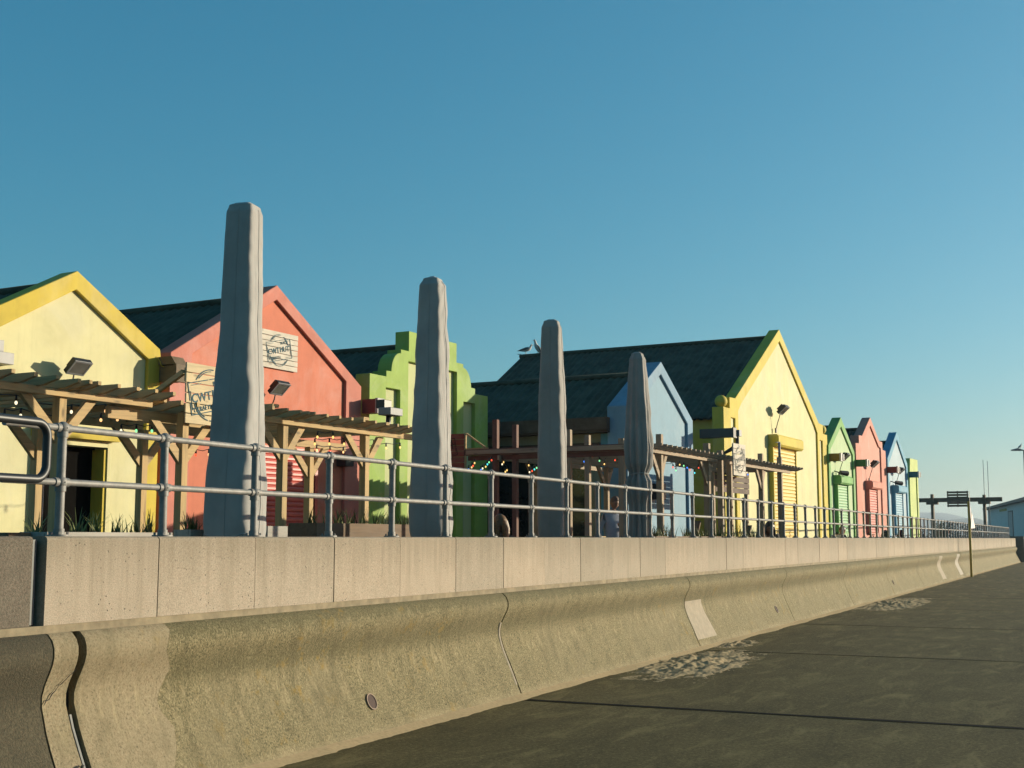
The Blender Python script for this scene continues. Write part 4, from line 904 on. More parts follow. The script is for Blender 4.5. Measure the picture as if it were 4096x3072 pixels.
# ================================================================== COVERED PARASOLS
def parasol(label, u, v, prof, seed, mat, lean=0.0, hem=1.62, tie=None, top_flat=0.3, yaw=-0.22, sq=6.0, amp=1.0, cre=0.0):
    t = thing('covered_parasol', label, 'parasol', (u, v, GZ), group='closed parasols in covers')
    nz_, nt_ = 190, 110; verts = []; zt, zb = prof[0][0], prof[-1][0]
    def rad(z):
        for (z0, r0), (z1, r1) in zip(prof[:-1], prof[1:]):
            if z1 <= z <= z0:
                k = (z0 - z) / (z0 - z1); k = k * k * (3 - 2 * k); return r0 + (r1 - r0) * k
        return prof[-1][1]
    for i in range(nz_ + 1):
        k = i / nz_; z = zt - (zt - zb) * (k ** 1.25 if k < 1 else 1)
        r = rad(z)
        for j in range(nt_):
            th = 2 * pi * j / nt_; a = th + yaw + 0.16 * noise.noise(Vector((seed, z * 1.1, 0))) + 0.10 * noise.noise(Vector((seed, z * 3.3, 4))) + 0.05 * noise.noise(Vector((seed, z * 8.0, 9)))
            c, s_ = abs(cos(a)), abs(sin(a)); se = (c ** sq + s_ ** sq) ** (-1 / sq)
            p = Vector((cos(th) * 1.5, sin(th) * 1.5, 0))
            tb = (th - 0.25 * pi) % (2 * pi)      # unrolled from the side facing the huts
            # long slanting folds plus small creases
            fo = 0.028 * noise.noise(Vector((cos(th) * 2.3 + seed, sin(th) * 2.3, z * 0.30))) + 0.010 * noise.noise(Vector((p.x * 1.2 + seed, p.y * 1.2, z * 0.55 + tb * 0.35))) + 0.022 * noise.noise(Vector((tb * 3.0 + z * 1.4, seed, z * 0.5)))
            fo += 0.03 * (0.35 - abs(noise.noise(Vector((tb * 2.2 + z * 1.3, seed, z * 1.1 - tb * 1.4))))) * amp + 0.03 * (0.3 - abs(noise.noise(Vector((tb * 4.5 + z * 3.0, seed + 3, z * 1.6))))) * amp + 0.006 * noise.noise(Vector((p.x * 6, p.y * 6 + seed, z * 4.0)))
            sl = tb * r; al_ = z * 0.80 + sl * 0.60; pe = z * 0.60 - sl * 0.80
            mk = max(0.0, min(1.0, 0.55 + 1.6 * noise.noise(Vector((sl * 1.6 + seed, z * 0.9, seed)))))
            cr = (0.42 - abs(noise.noise(Vector((pe * 4.6 + seed, al_ * 1.1, seed))))) * (0.026 + 0.034 * cre) + (0.4 - abs(noise.noise(Vector((pe * 10 + seed, al_ * 2.0, seed + 7))))) * (0.005 + 0.010 * cre)
            fo *= min(1.0, 0.35 + (zt - z) * 0.5)
            lit = exp(-((((th + 1.25 + pi) % (2 * pi)) - pi) / 0.75) ** 2); wt = 0.22 + 0.78 * lit
            rr = r * se * 0.885 * (1 + fo * 1.0 * amp * (0.45 + 0.55 * lit)) + cr * mk * wt * amp * min(1.0, 0.25 + (zt - z) * 1.2)
            if tie:
                g = exp(-((z - tie) / 0.13) ** 2); pl_ = sin(th * 11 + 2 * noise.noise(Vector((tb, seed, 0)))); lower = 1 / (1 + exp((z - tie - 0.5) * 4)); rr *= 1 + pl_ * (0.05 + 0.12 * lower + 0.05 * g) + 0.16 * min(0.0, sin(th * 2.0 + 1.2) + 0.2) * (0.4 + 0.6 * lower)
                rr *= 1 + 0.14 * noise.noise(Vector((p.x * 1.7, p.y * 1.7 + seed, z * 2.2))) * lower
            hemw = (0.03 * sin(3 * th + seed) + 0.035 * noise.noise(Vector((p.x * 3, p.y * 3, seed)))) * max(0, 1 - (z - zb) / 0.5)
            verts.append((u + lean * (z - GZ) + cos(th) * rr, v + sin(th) * rr, z + hemw))
    f = [(i * nt_ + j, i * nt_ + (j + 1) % nt_, (i + 1) * nt_ + (j + 1) % nt_, (i + 1) * nt_ + j) for i in range(nz_) for j in range(nt_)]
    f.append(tuple(range(nt_))[::-1])
    cv = part(t, 'cover', MB().add(verts, f, 0, True), mat)
    for jj in (int(nt_ * 0.80), int(nt_ * 0.55)):
        part(cv, 'seam', MB().tube([verts[i * nt_ + jj] for i in range(8, nz_ - 1, 2)], 0.0045, 5), mat)
    part(cv, 'hem', MB().tube([verts[(nz_ - 3) * nt_ + jj % nt_] for jj in range(nt_ + 1)], 0.007, 5), mat)
    part(t, 'pole', MB().tube([(u, v, GZ + 0.03), (u, v, zt - 0.2)], 0.03, 10), MT['greyp'])
    part(t, 'base', MB().box(u - 0.35, u + 0.35, v - 0.2, v + 0.3, GZ, GZ + 0.06), MT['greyp'], bevel=0.01)
    if tie: part(t, 'tie_strap', MB().tube([(u + lean * (tie - GZ) + cos(a) * rad(tie) * 1.02, v + sin(a) * rad(tie) * 1.02, tie + 0.01 * sin(2 * a)) for a in [2 * pi * k / 30 for k in range(31)]], 0.012, 6), MT['fab2'])
    return t
parasol('tallest covered parasol, smooth grey, in front of the coral red hut', 9.06, 7.72, [(4.70, 0.09), (4.675, 0.135), (4.60, 0.155), (4.30, 0.162), (3.6, 0.178), (2.7, 0.222), (1.95, 0.252), (1.72, 0.256), (1.56, 0.245)], 1.3, MT['fab1'], 0.008)
parasol('covered parasol with slanting folds in front of the green hut', 12.42, 7.72, [(4.62, 0.03), (4.585, 0.105), (4.50, 0.145), (4.30, 0.152), (3.6, 0.178), (2.7, 0.205), (2.0, 0.232), (1.75, 0.232), (1.52, 0.21)], 5.1, MT['fab1'], 0.0, yaw=-0.16, amp=1.25, cre=1.0)
parasol('taupe covered parasol between the green hut and the blue hut', 15.52, 7.72, [(4.58, 0.06), (4.55, 0.115), (4.45, 0.145), (4.2, 0.152), (3.4, 0.182), (2.6, 0.200), (2.1, 0.207), (1.8, 0.205), (1.52, 0.185)], 8.7, MT['fab2'], 0.0)
parasol('closed parasol gathered with a strap, its folds hanging loose below', 18.60, 7.74, [(4.53, 0.05), (4.50, 0.10), (4.40, 0.138), (4.0, 0.170), (3.5, 0.204), (3.0, 0.228), (2.78, 0.212), (2.60, 0.145), (2.46, 0.20), (2.30, 0.212), (2.10, 0.165), (1.8, 0.165), (1.5, 0.185)], 3.9, MT['fab2'], 0.0, tie=2.60, yaw=-0.1, sq=3.2)

# ================================================================== PLANTERS AND GRASS
def trough(label, u0, u1, v0, v1, zt, mat, rows=6, capm=None):
    t = thing('planter', label, 'planter', ((u0 + u1) / 2, (v0 + v1) / 2, GZ), group='raised planters behind the wall')
    h = (zt - GZ) / rows
    bf = MB().box(0, u1 - u0, 0, 0.025, 0.002, h - 0.006).mesh('board', mat); bs = MB().box(0, 0.025, 0, v1 - v0 - 0.06, 0.002, h - 0.006).mesh('board', mat)
    for i in range(rows):
        piece(t, 'board', bf, (u0, v0, GZ + i * h)); piece(t, 'board', bf, (u0, v1 - 0.025, GZ + i * h))
        piece(t, 'board', bs, (u0, v0 + 0.03, GZ + i * h)); piece(t, 'board', bs, (u1 - 0.025, v0 + 0.03, GZ + i * h))
    part(t, 'soil', MB().box(u0 + 0.03, u1 - 0.03, v0 + 0.03, v1 - 0.03, zt - 0.2, zt - 0.06), plain('soil', (0.05, 0.035, 0.022), 0.95))
    return t
def clump(label, u, v, z, n, h, spread, seed):
    rnd = random.Random(seed); mb = MB()
    for i in range(n):
        a = rnd.uniform(0, 2 * pi); L = h * rnd.uniform(0.55, 1.15); w = rnd.uniform(0.006, 0.013); k = spread * rnd.uniform(0.2, 1.0)
        bx, by = u + rnd.uniform(-0.05, 0.05), v + rnd.uniform(-0.05, 0.05); d = Vector((cos(a), sin(a), 0)); q = Vector((-sin(a), cos(a), 0)); P_ = []
        for s in range(5):
            x = s / 4; p = Vector((bx, by, z)) + d * k * L * x ** 1.7 + Vector((0, 0, L * (x - 0.25 * k * x ** 2.5)))
            ww = w * (1 - x * 0.92); P_ += [p + q * ww, p - q * ww]
        mb.add(P_, [(2 * s, 2 * s + 1, 2 * s + 3, 2 * s + 2) for s in range(4)])
    return single('grass_clump', label, 'plant', mb, MT['blade'], (u, v, z), group='spiky grasses in the planters')
trough('pale low planter behind the wall in front of the first yellow hut', 6.95, 8.30, 7.75, 8.05, 1.655, MT['planter_w'])
trough('small white planter box beside the first parasol', 8.80, 9.02, 8.0, 8.2, 1.685, MT['planter_w'])
trough('dark planter at the left behind the looped handrail', 6.72, 6.93, 7.9, 8.1, 1.65, MT['planter_b'])
trough('long brown planter in front of the red and green huts', 11.40, 14.1, 8.55, 8.95, 1.775, MT['planter_b'])
trough('pale planter end between the first parasol and the second pergola', 10.62, 10.95, 8.6, 8.9, 1.735, MT['planter_w'])
trough('dark planter full of grass beneath the weathered pergola', 19.1, 23.0, 7.66, 7.95, 1.64, MT['planter_b'])
trough('dark planter below the bleached white sign', 23.2, 25.4, 7.72, 8.0, 1.63, MT['planter_b'])
sd = 10
ORD = ['first', 'second', 'third', 'fourth', 'fifth', 'sixth', 'seventh', 'eighth', 'ninth', 'tenth', 'eleventh', 'twelfth']
for us, v, z, n, h, lab in (((7.05, 7.35, 7.62, 7.85, 8.02, 8.18), 7.9, 1.60, 18, 0.27, 'spiky grass in the pale planter'),
                            ((8.86, 8.96), 8.1, 1.63, 26, 0.22, 'dense grass in the small white planter box'),
                            ((11.55, 11.8, 12.0, 12.3, 12.55, 12.8, 13.1, 13.3, 13.6, 13.85), 8.75, 1.72, 18, 0.22, 'grass in the long brown planter'),
                            ((19.2, 19.45, 19.7, 20.0, 20.3, 20.7, 21.0, 21.25, 21.5, 21.8, 22.3, 22.7), 7.8, 1.58, 26, 0.27, 'bright grass beneath the weathered pergola'),
                            ((23.4, 23.8, 24.1, 24.5, 24.8, 25.1), 7.86, 1.57, 16, 0.30, 'tall grass below the bleached sign')):
    for q_, u in enumerate(us):
        sd += 1; clump(ORD[q_] + ' clump from the left of ' + lab, u + random.uniform(-0.05, 0.05), v + random.uniform(-0.04, 0.04), z, n, h * random.uniform(0.75, 1.2), 0.75, sd)

# ================================================================== PEOPLE
MT['skin'] = plain('skin', (0.46, 0.25, 0.17), 0.55, 0, 0.08); MT['shirt'] = plain('blue_grey_shirt', (0.46, 0.49, 0.58), 0.9); MT['trous'] = plain('dark_trousers', (0.02, 0.021, 0.026), 0.9)
MT['darktop'] = plain('black_top', (0.016, 0.016, 0.018), 0.9); MT['whitetop'] = plain('white_top', (0.62, 0.62, 0.64), 0.9)
MT['blond'] = plain('blond_hair', (0.20, 0.10, 0.03), 0.5, 0, 0.6, 40); MT['brunet'] = plain('dark_hair', (0.022, 0.015, 0.011), 0.45, 0, 0.3, 40); MT['stubble'] = plain('cropped_hair', (0.20, 0.12, 0.085), 0.7)
def skinned(nodes_, edges_, root=0):
    me = bpy.data.meshes.new('body'); me.from_pydata([p for p, _ in nodes_], edges_, [])
    o = bpy.data.objects.new('tmp_body', me); COL.objects.link(o)
    m = o.modifiers.new('s', 'SKIN'); m.use_smooth_shade = True
    for i, (_, r) in enumerate(nodes_):
        sv = me.skin_vertices[0].data[i]; sv.radius = (r, r) if not isinstance(r, tuple) else r; sv.use_root = (i == root)
    s = o.modifiers.new('ss', 'SUBSURF'); s.levels = 1; s.render_levels = 1
    bpy.context.view_layer.update(); dg = bpy.context.evaluated_depsgraph_get()
    r = bpy.data.meshes.new_from_object(o.evaluated_get(dg)); bpy.data.objects.remove(o); bpy.data.meshes.remove(me)
    return r
def head_mb(mb, c, yaw, pitch, s=1.0, mi=0):
    """face looks towards -y before turning; appended to the body mesh"""
    R_ = Matrix.Rotation(yaw, 3, 'Z') @ Matrix.Rotation(pitch, 3, 'X'); c = Vector(c); n, m = 18, 14; v = []; f = []
    def sh(t, p):
        x = sin(t) * cos(p); y = sin(t) * sin(p); z = cos(t)
        r = Vector((0.074 * x, 0.094 * y, 0.118 * z))
        if z < -0.2: r.x *= 1 + (z + 0.2) * 0.38; r.y *= 1 + (z + 0.2) * (0.35 if y > 0 else 0.05)
        fr = max(0, -y) ** 4
        r.y -= 0.026 * fr * exp(-(x / 0.16) ** 2) * exp(-((z + 0.13) / 0.17) ** 2)          # nose
        r.y += 0.010 * fr * exp(-((abs(x) - 0.38) / 0.17) ** 2) * exp(-((z - 0.08) / 0.14) ** 2)   # eye sockets
        r.y -= 0.006 * fr * exp(-((z + 0.52) / 0.09) ** 2) * exp(-(x / 0.3) ** 2)           # mouth
        r.y -= 0.008 * fr * exp(-((z - 0.22) / 0.08) ** 2)                                   # brow
        return r
    for i in range(m + 1):
        for k in range(n): v.append(c + R_ @ (sh(pi * i / m, 2 * pi * k / n) * s))
    for i in range(m):
        for k in range(n): f.append((i * n + k, (i + 1) * n + k, (i + 1) * n + (k + 1) % n, i * n + (k + 1) % n))
    mb.add(v, f, mi, True)
    for sx in (-1, 1):                                                                       # ears and eyes
        e = MB().ball((0, 0, 0), 0.028, 8, 6, (0.4, 0.75, 1.15)); mb.add([c + R_ @ ((Vector(p) + Vector((sx * 0.075, 0.008, -0.01))) * s) for p in e.v], e.f, mi, True)
        e = MB().ball((0, 0, 0), 0.011, 8, 6); mb.add([c + R_ @ ((Vector(p) + Vector((sx * 0.029, -0.080, 0.010))) * s) for p in e.v], e.f, 3, True)
    return R_
def hair_mb(c, R_, s, style):
    mb = MB(); c = Vector(c); n, m = 18, 12; v = []; f = []; ph = 0.60 * pi if style != 'crop' else 0.52 * pi
    for i in range(m + 1):
        for k in range(n):
            t = ph * i / m; p = 2 * pi * k / n
            front = max(0, -sin(p)); tt = t * (1 - 0.42 * front)
            q = 0.008 if style == 'crop' else 0.022
            x, y, z = sin(tt) * cos(p), sin(tt) * sin(p), cos(tt)
            w = (noise.noise(Vector((p * 4, tt * 2, s * 3))) * 0.006) if style != 'crop' else 0
            v.append(c + R_ @ (Vector(((0.074 + q + w) * x, (0.094 + q + w) * y, (0.118 + q) * z)) * s))
    for i in range(m):
        for k in range(n): f.append((i * n + k, (i + 1) * n + k, (i + 1) * n + (k + 1) % n, i * n + (k + 1) % n))
    mb.add(v, f, 0, True)
    if style == 'long':
        rnd = random.Random(int(c.x * 100))
        for k in range(46):
            a = rnd.uniform(-0.35, pi + 0.35); L = rnd.uniform(0.26, 0.42)
            p0 = c + R_ @ Vector((0.088 * cos(a), 0.108 * sin(a), 0.02)); d = R_ @ Vector((cos(a) * 0.02, sin(a) * 0.03, 0))
            mb.tube([p0, p0 + d + Vector((0, 0, -L * 0.4)), p0 + d * 0.8 + Vector((rnd.uniform(-.02, .02), 0, -L))], [0.017, 0.02, 0.005], 6, True)
    return mb
def hand(mb, w, d, curl, mi, s=1.0, side=1):
    """palm and five fingers from wrist w pointing along d; curl bends towards 'curl'"""
    w = Vector(w); d = Vector(d).normalized(); cdir = Vector(curl).normalized(); q = d.cross(cdir).normalized()
    palm = w + d * 0.045 * s
    mb.tube([w - d * 0.01, w + d * 0.03 * s, w + d * 0.085 * s], [0.026 * s, 0.036 * s, 0.032 * s], 8, True, mi)
    for i, L in enumerate((0.070, 0.080, 0.075, 0.060)):
        b_ = w + d * 0.08 * s + q * (i - 1.5) * 0.019 * s
        mb.tube([b_, b_ + d * L * 0.45 * s + cdir * 0.008, b_ + d * L * 0.7 * s + cdir * 0.032 * s, b_ + d * L * 0.62 * s + cdir * 0.055 * s], [0.0095 * s, 0.009 * s, 0.008 * s, 0.006 * s], 6, True, mi)
    b_ = w + d * 0.03 * s + q * side * 0.03 * s
    mb.tube([b_, b_ + q * side * 0.022 * s + d * 0.03 * s + cdir * 0.015, b_ + q * side * 0.012 * s + d * 0.055 * s + cdir * 0.04 * s], [0.012 * s, 0.010 * s, 0.007 * s], 6, True, mi)
def person(label, u, v, yaw, pose, top, bottom, hair, style, s=1.0, sleeve=0.0, extra=None, headyaw=0.0, z0=GZ, headpitch=0.25):
    t = thing('person', label, 'person', (u, v, z0)); t.rotation_euler = (0, 0, -D + yaw)
    if pose == 'stand':
        N_ = [((0, 0, .95), .15), ((0, 0, 1.12), .15), ((0, -.01, 1.32), .17), ((0, 0, 1.46), .075), ((0, -.015, 1.53), .055),
              ((.175, 0, 1.42), .062), ((.25, .03, 1.14), .048), ((.075, -.22, 1.19), .030), ((-.175, 0, 1.42), .062), ((-.265, .02, 1.14), .048), ((-.30, -.06, .90), .030),
              ((.095, 0, .88), .095), ((.10, -.01, .50), .065), ((.105, .02, .10), .042), ((.12, -.13, .045), .04), ((-.095, 0, .88), .095), ((-.10, -.01, .50), .065), ((-.105, .02, .10), .042), ((-.12, -.13, .045), .04)]
        hc = (0, -.055, 1.635); hands = [((.075, -.22, 1.19), (-.8, -.45, .25), (0, .3, .9), -1), ((-.30, -.06, .90), (0, -.1, -1), (.6, -.3, 0), 1)]
    elif pose == 'lean':
        N_ = [((0, .12, .52), .15), ((0, .03, .68), .14), ((0, -.14, .86), .16), ((0, -.24, .96), .07), ((0, -.29, 1.0), .055),
              ((.17, -.20, .93), .06), ((.24, -.30, .70), .045), ((.14, -.48, .60), .03), ((-.17, -.20, .93), .06), ((-.24, -.30, .70), .045), ((-.14, -.48, .60), .03),
              ((.09, .06, .50), .095), ((.11, -.34, .50), .065), ((.11, -.30, .10), .042), ((.12, -.44, .045), .04), ((-.09, .06, .50), .095), ((-.11, -.34, .50), .065), ((-.11, -.30, .10), .042), ((-.12, -.44, .045), .04)]
        hc = (0, -.35, 1.09); hands = [((.14, -.48, .60), (-.3, -.9, 0), (0, 0, -1), 1), ((-.14, -.48, .60), (.3, -.9, 0), (0, 0, -1), -1)]
    else:
        N_ = [((0, .05, .50), .15), ((0, .04, .68), .14), ((0, .0, .88), .16), ((0, 0, 1.01), .07), ((0, -.015, 1.07), .055),
              ((.165, 0, .97), .06), ((.22, -.06, .72), .045), ((.12, -.28, .66), .03), ((-.165, 0, .97), .06), ((-.22, -.06, .72), .045), ((-.12, -.28, .66), .03),
              ((.09, 0, .49), .095), ((.11, -.40, .50), .065), ((.11, -.36, .10), .042), ((.12, -.50, .045), .04), ((-.09, 0, .49), .095), ((-.11, -.40, .50), .065), ((-.11, -.36, .10), .042), ((-.12, -.50, .045), .04)]
        hc = (0, -.045, 1.175); hands = [((.12, -.28, .66), (-.3, -.9, 0), (0, 0, -1), 1), ((-.12, -.28, .66), (.3, -.9, 0), (0, 0, -1), -1)]
    Ed = [(0, 1), (1, 2), (2, 3), (3, 4), (2, 5), (5, 6), (6, 7), (2, 8), (8, 9), (9, 10), (0, 11), (11, 12), (12, 13), (13, 14), (0, 15), (15, 16), (16, 17), (17, 18)]
    body = skinned([(tuple(c * s for c in p), r * s) for p, r in N_], Ed)
    mb = MB(); segs = [(Vector(N_[a][0]) * s, Vector(N_[b_][0]) * s, a, b_) for a, b_ in Ed]
    vs = [p.co.copy() for p in body.vertices]; f = [tuple(p.vertices) for p in body.polygons]
    def zone(c):
        best = min(((c - (A + (B - A) * max(0, min(1, (c - A).dot(B - A) / (B - A).length_squared)))).length, a, b_) for A, B, a, b_ in segs)
        a, b_ = best[1], best[2]
        if b_ >= 11: return 2
        if (a, b_) == (3, 4): return 0
        if a in (6, 9):
            w = Vector(N_[b_][0]) * s
            return 0 if (c - w).length < 0.05 + sleeve else 1
        if a == 0: return 1
        return 1
    for q in f:
        c = sum((vs[i] for i in q), Vector()) / len(q); mb.add([vs[i] for i in q], [tuple(range(len(q)))], zone(c), True)
    hcs = Vector(hc) * s; R_ = head_mb(mb, hcs, headyaw, headpitch, s, 0)
    for w, d, c, sd_ in hands: hand(mb, Vector(w) * s, d, c, 0, s, sd_)
    me = mb.mesh('body', [MT['skin'], top, bottom, MT['black']])
    link('body', me, t)
    link('hair', hair_mb(hcs, R_, s, style).mesh('hair', hair), t)
    if extra: extra(t, s)
    return t
def collar(t, s):
    link('collar', MB().tube([(0.072 * cos(a), -0.012 + 0.068 * sin(a), 1.475 + 0.02 * sin(a)) for a in [2 * pi * k / 20 for k in range(21)]], 0.016, 6).mesh('collar', MT['whitetop']), t)
man = person('standing man with cropped hair and blue grey shirt looking at his phone', 21.15, 9.3, radians(-38), 'stand', MT['shirt'], MT['trous'], MT['stubble'], 'crop', 1.0, 0.0, collar, 0.0, headpitch=0.42)
ph = single('mobile_phone', 'small black phone in the hand of the standing man', 'phone', MB().box(-0.037, 0.037, -0.006, 0.006, -0.075, 0.075), MT['black'], (21.06, 9.0, 1.86), bevel=0.004)
ph.rotation_euler = (radians(-35), radians(80), radians(-38))
person('seated person with long blond hair in front of the dark middle section', 15.62, 8.55, radians(150), 'sit', MT['darktop'], MT['trous'], MT['blond'], 'long', 1.02)
person('person in black top bending forward with long dark hair below the big yellow shutter', 27.15, 8.35, radians(-60), 'lean', MT['darktop'], MT['trous'], MT['brunet'], 'long', 1.12)
person('person in white and black top leaning forward in front of the far green hut', 36.2, 9.15, radians(70), 'lean', MT['whitetop'], MT['trous'], MT['brunet'], 'crop', 1.12)
person('seated person with dark hair in front of the pink hut', 44.45, 9.55, radians(30), 'sit', MT['darktop'], MT['trous'], MT['brunet'], 'long', 0.98)
person('seated person with dark hair in front of the powder blue hut', 47.3, 9.6, radians(10), 'sit', MT['darktop'], MT['trous'], MT['brunet'], 'long', 1.0)
# round table top just showing over the wall
t = thing('cafe_table', 'round pale table top showing above the wall left of the standing man', 'table', (18.9, 8.9, GZ))
part(t, 'table_top', MB().tube([(18.9, 8.9, 1.60), (18.9, 8.9, 1.635)], 0.42, 30), MT['w_u']); part(t, 'pedestal', MB().tube([(18.9, 8.9, GZ + 0.02), (18.9, 8.9, 1.60)], 0.04, 10), MT['black']); part(t, 'foot', MB().tube([(18.9, 8.9, GZ), (18.9, 8.9, GZ + 0.025)], 0.25, 20), MT['black'])

# ================================================================== GULLS
MT['gull_w'] = plain('gull_white', (0.75, 0.73, 0.70), 0.8); MT['gull_g'] = plain('gull_grey', (0.22, 0.23, 0.24), 0.8); MT['beak'] = plain('beak', (0.45, 0.26, 0.05), 0.5)
def gull(label, loc, yaw, s=1.0, upright=0.35, terrace=True):
    """faces -y; body pitched upright"""
    t = thing('seagull', label, 'seagull', loc, terrace, 'gulls perched above the huts'); t.rotation_euler = (0, 0, (-D if terrace else 0) + yaw)
    L = Vector(loc)
    ax = Vector((0, -cos(upright), sin(upright))); c = Vector((0, 0.0, 0.145))
    path = [c - ax * 0.20, c - ax * 0.13, c - ax * 0.05, c + ax * 0.05, c + ax * 0.115, c + ax * 0.14 + Vector((0, 0, 0.035)), c + ax * 0.15 + Vector((0, -0.005, 0.075)), c + ax * 0.155 + Vector((0, -0.022, 0.10)), c + ax * 0.155 + Vector((0, -0.05, 0.10))]
    rr = [0.012, 0.035, 0.062, 0.068, 0.052, 0.034, 0.031, 0.030, 0.010]
    body = link('body', MB().tube([p * s for p in path], [r * s for r in rr], 14).mesh('body', MT['gull_w']), t)
    link('beak', MB().tube([(c + ax * 0.155 + Vector((0, -0.045, 0.098))) * s, (c + ax * 0.155 + Vector((0, -0.09, 0.085))) * s], [0.009 * s, 0.003 * s], 6).mesh('beak', MT['beak']), t)
    for sx in (-1, 1):
        link('wing', MB().tube([(c + ax * 0.07 + Vector((sx * 0.052, 0, 0.02))) * s, (c - ax * 0.02 + Vector((sx * 0.060, 0, 0.022))) * s, (c - ax * 0.14 + Vector((sx * 0.04, 0, 0.018))) * s, (c - ax * 0.27 + Vector((sx * 0.012, 0, 0.012))) * s], [0.022 * s, 0.034 * s, 0.026 * s, 0.006 * s], 8).mesh('wing', MT['gull_g']), t)
        link('leg', MB().tube([(Vector((sx * 0.022, 0.01, 0.10))) * s, (Vector((sx * 0.022, 0.0, 0.0))) * s, (Vector((sx * 0.022, -0.04, 0.002))) * s], 0.005 * s, 5).mesh('leg', MT['beak']), t)
    link('tail', MB().poly([(-0.02, -0.012), (0.02, -0.012), (0.03, 0.0), (-0.03, 0.0)], 0.17, 0.27).mesh('tail', MT['gull_g']), t)
    return t
gull('seagull facing right at the left end of the dark ridge', (35.4, 18.52, 7.375), radians(35), 1.05, 0.25)
gull('upright seagull facing left on the dark ridge beside the third parasol', (35.4, 18.10, 7.375), radians(-120), 1.1, 0.95)

# ================================================================== FAR THINGS
# timber frame with a slatted board, beyond the last hut
fd = Vector((-0.42, -6.6, 0)).normalized()   # along the beam, towards the sea
F0 = Vector((108.9, 14.55, GZ)); 
tf = thing('timber_frame', 'tall dark timber frame with a long crossbeam beyond the last hut', 'frame', tuple(F0), False)
MT['dkw'] = wood('dark_frame_timber', (0.13, 0.085, 0.045), 2, 0.6, 0.2)
def fp(a, z, o=0.0): return F0 + fd * a + Vector((o, 0, z - GZ))
for a in (1.75, 5.75):
    for dx in (-0.16, 0.16): part(tf, 'post', MB().bar(fp(a, GZ, dx), fp(a, 5.15 - (0.1 if a > 3 else 0), dx), 0.26, 0.2, up=tuple(fd)), MT['dkw'])
    part(tf, 'bracket', MB().bar(fp(a - 0.45, 4.42), fp(a + 0.45, 4.42), 0.5, 0.2), MT['dkw'])
pr = MB().bar(fp(0.1, 4.68), fp(7.1, 4.68), 0.12, 0.34); part(tf, 'crossbeam', pr, MT['dkw'])
sb = thing('slatted_board', 'dark board of horizontal slats hung on the timber frame crossbeam', 'board', tuple(fp(3.8, 4.0, -0.3)), False)
for i in range(6):
    z = 4.20 + 0.215 * i; part(sb, 'slat', MB().bar(fp(2.93, z, -0.3), fp(4.58, z, -0.3), 0.03, 0.165 if i != 2 else 0.21), MT['dkw'])
for a in (3.0, 3.75, 4.5): part(sb, 'upright', MB().bar(fp(a, 4.1, -0.26), fp(a, 5.38, -0.26), 0.05, 0.09, up=tuple(fd)), MT['dkw'])
for i, (y, h, nm) in enumerate(((8.95, 7.95, 'left of the pair'), (8.62, 7.85, 'right of the pair'))):
    single('thin_mast', 'thin blue grey mast rising behind the timber frame, %s' % nm, 'mast', MB().tube([(110.6, y, GZ), (110.6, y, h)], [0.035, 0.02], 8), plain('mast_blue', (0.10, 0.16, 0.22), 0.5), (110.6, y, GZ), False, 'thin masts')
# yellow sign post on the pavement
sx, sy = 58.8, 5.42
sp_ = thing('sign_post', 'yellow post with road signs seen edge on at the wall foot', 'sign post', (sx, sy, PZ), False)
part(sp_, 'pole', MB().tube([(sx, sy, PZ), (sx, sy, 3.2)], 0.055, 12), plain('yellow_post', (0.50, 0.34, 0.03), 0.6))
MT['signbk'] = plain('sign_back', (0.55, 0.52, 0.46), 0.5)
def plate(name, pts, th=0.012):
    v = [(sx + a, sy + b2, z) for a, b2, z in pts] + [(sx + a, sy + b2 + th, z) for a, b2, z in pts]; n = len(pts)
    part(sp_, name, MB().add(v, [tuple(range(n)), tuple(range(2 * n - 1, n - 1, -1))] + [(i, i + n, (i + 1) % n + n, (i + 1) % n) for i in range(n)]), MT['signbk'])
plate('sign_plate', [(-0.3, -0.075, 3.62), (0.3, -0.03, 3.62), (0.3, -0.03, 2.95), (-0.3, -0.075, 2.95)])
plate('sign_plate', [(-0.3, -0.075, 2.93), (0.3, -0.055, 2.93), (0.3, -0.055, 2.45), (-0.3, -0.075, 2.45)])
plate('triangle_sign', [(0.1, -0.10, 2.75), (0.45, -0.19, 2.05), (-0.1, -0.06, 2.02)])
# lamp post with a gull
lx, ly = 119.0, 6.25
lt = thing('street_lamp', 'tall street lamp at the right edge', 'street lamp', (lx, ly, GZ), False)
part(lt, 'column', MB().tube([(lx, ly, GZ), (lx, ly, 9.2)], [0.14, 0.07], 12), plain('lamp_column', (0.06, 0.09, 0.13), 0.5))
part(lt, 'lamp_head', MB().tube([(lx, ly + 0.05, 9.18), (lx - 0.05, ly + 0.5, 9.26), (lx - 0.1, ly + 1.05, 9.2)], [0.05, 0.13, 0.05], 8), MT['greyp'])
gull('seagull perched on the street lamp at the right edge', (lx - 0.02, ly + 0.3, 9.33), radians(60), 1.3, 0.5, False)
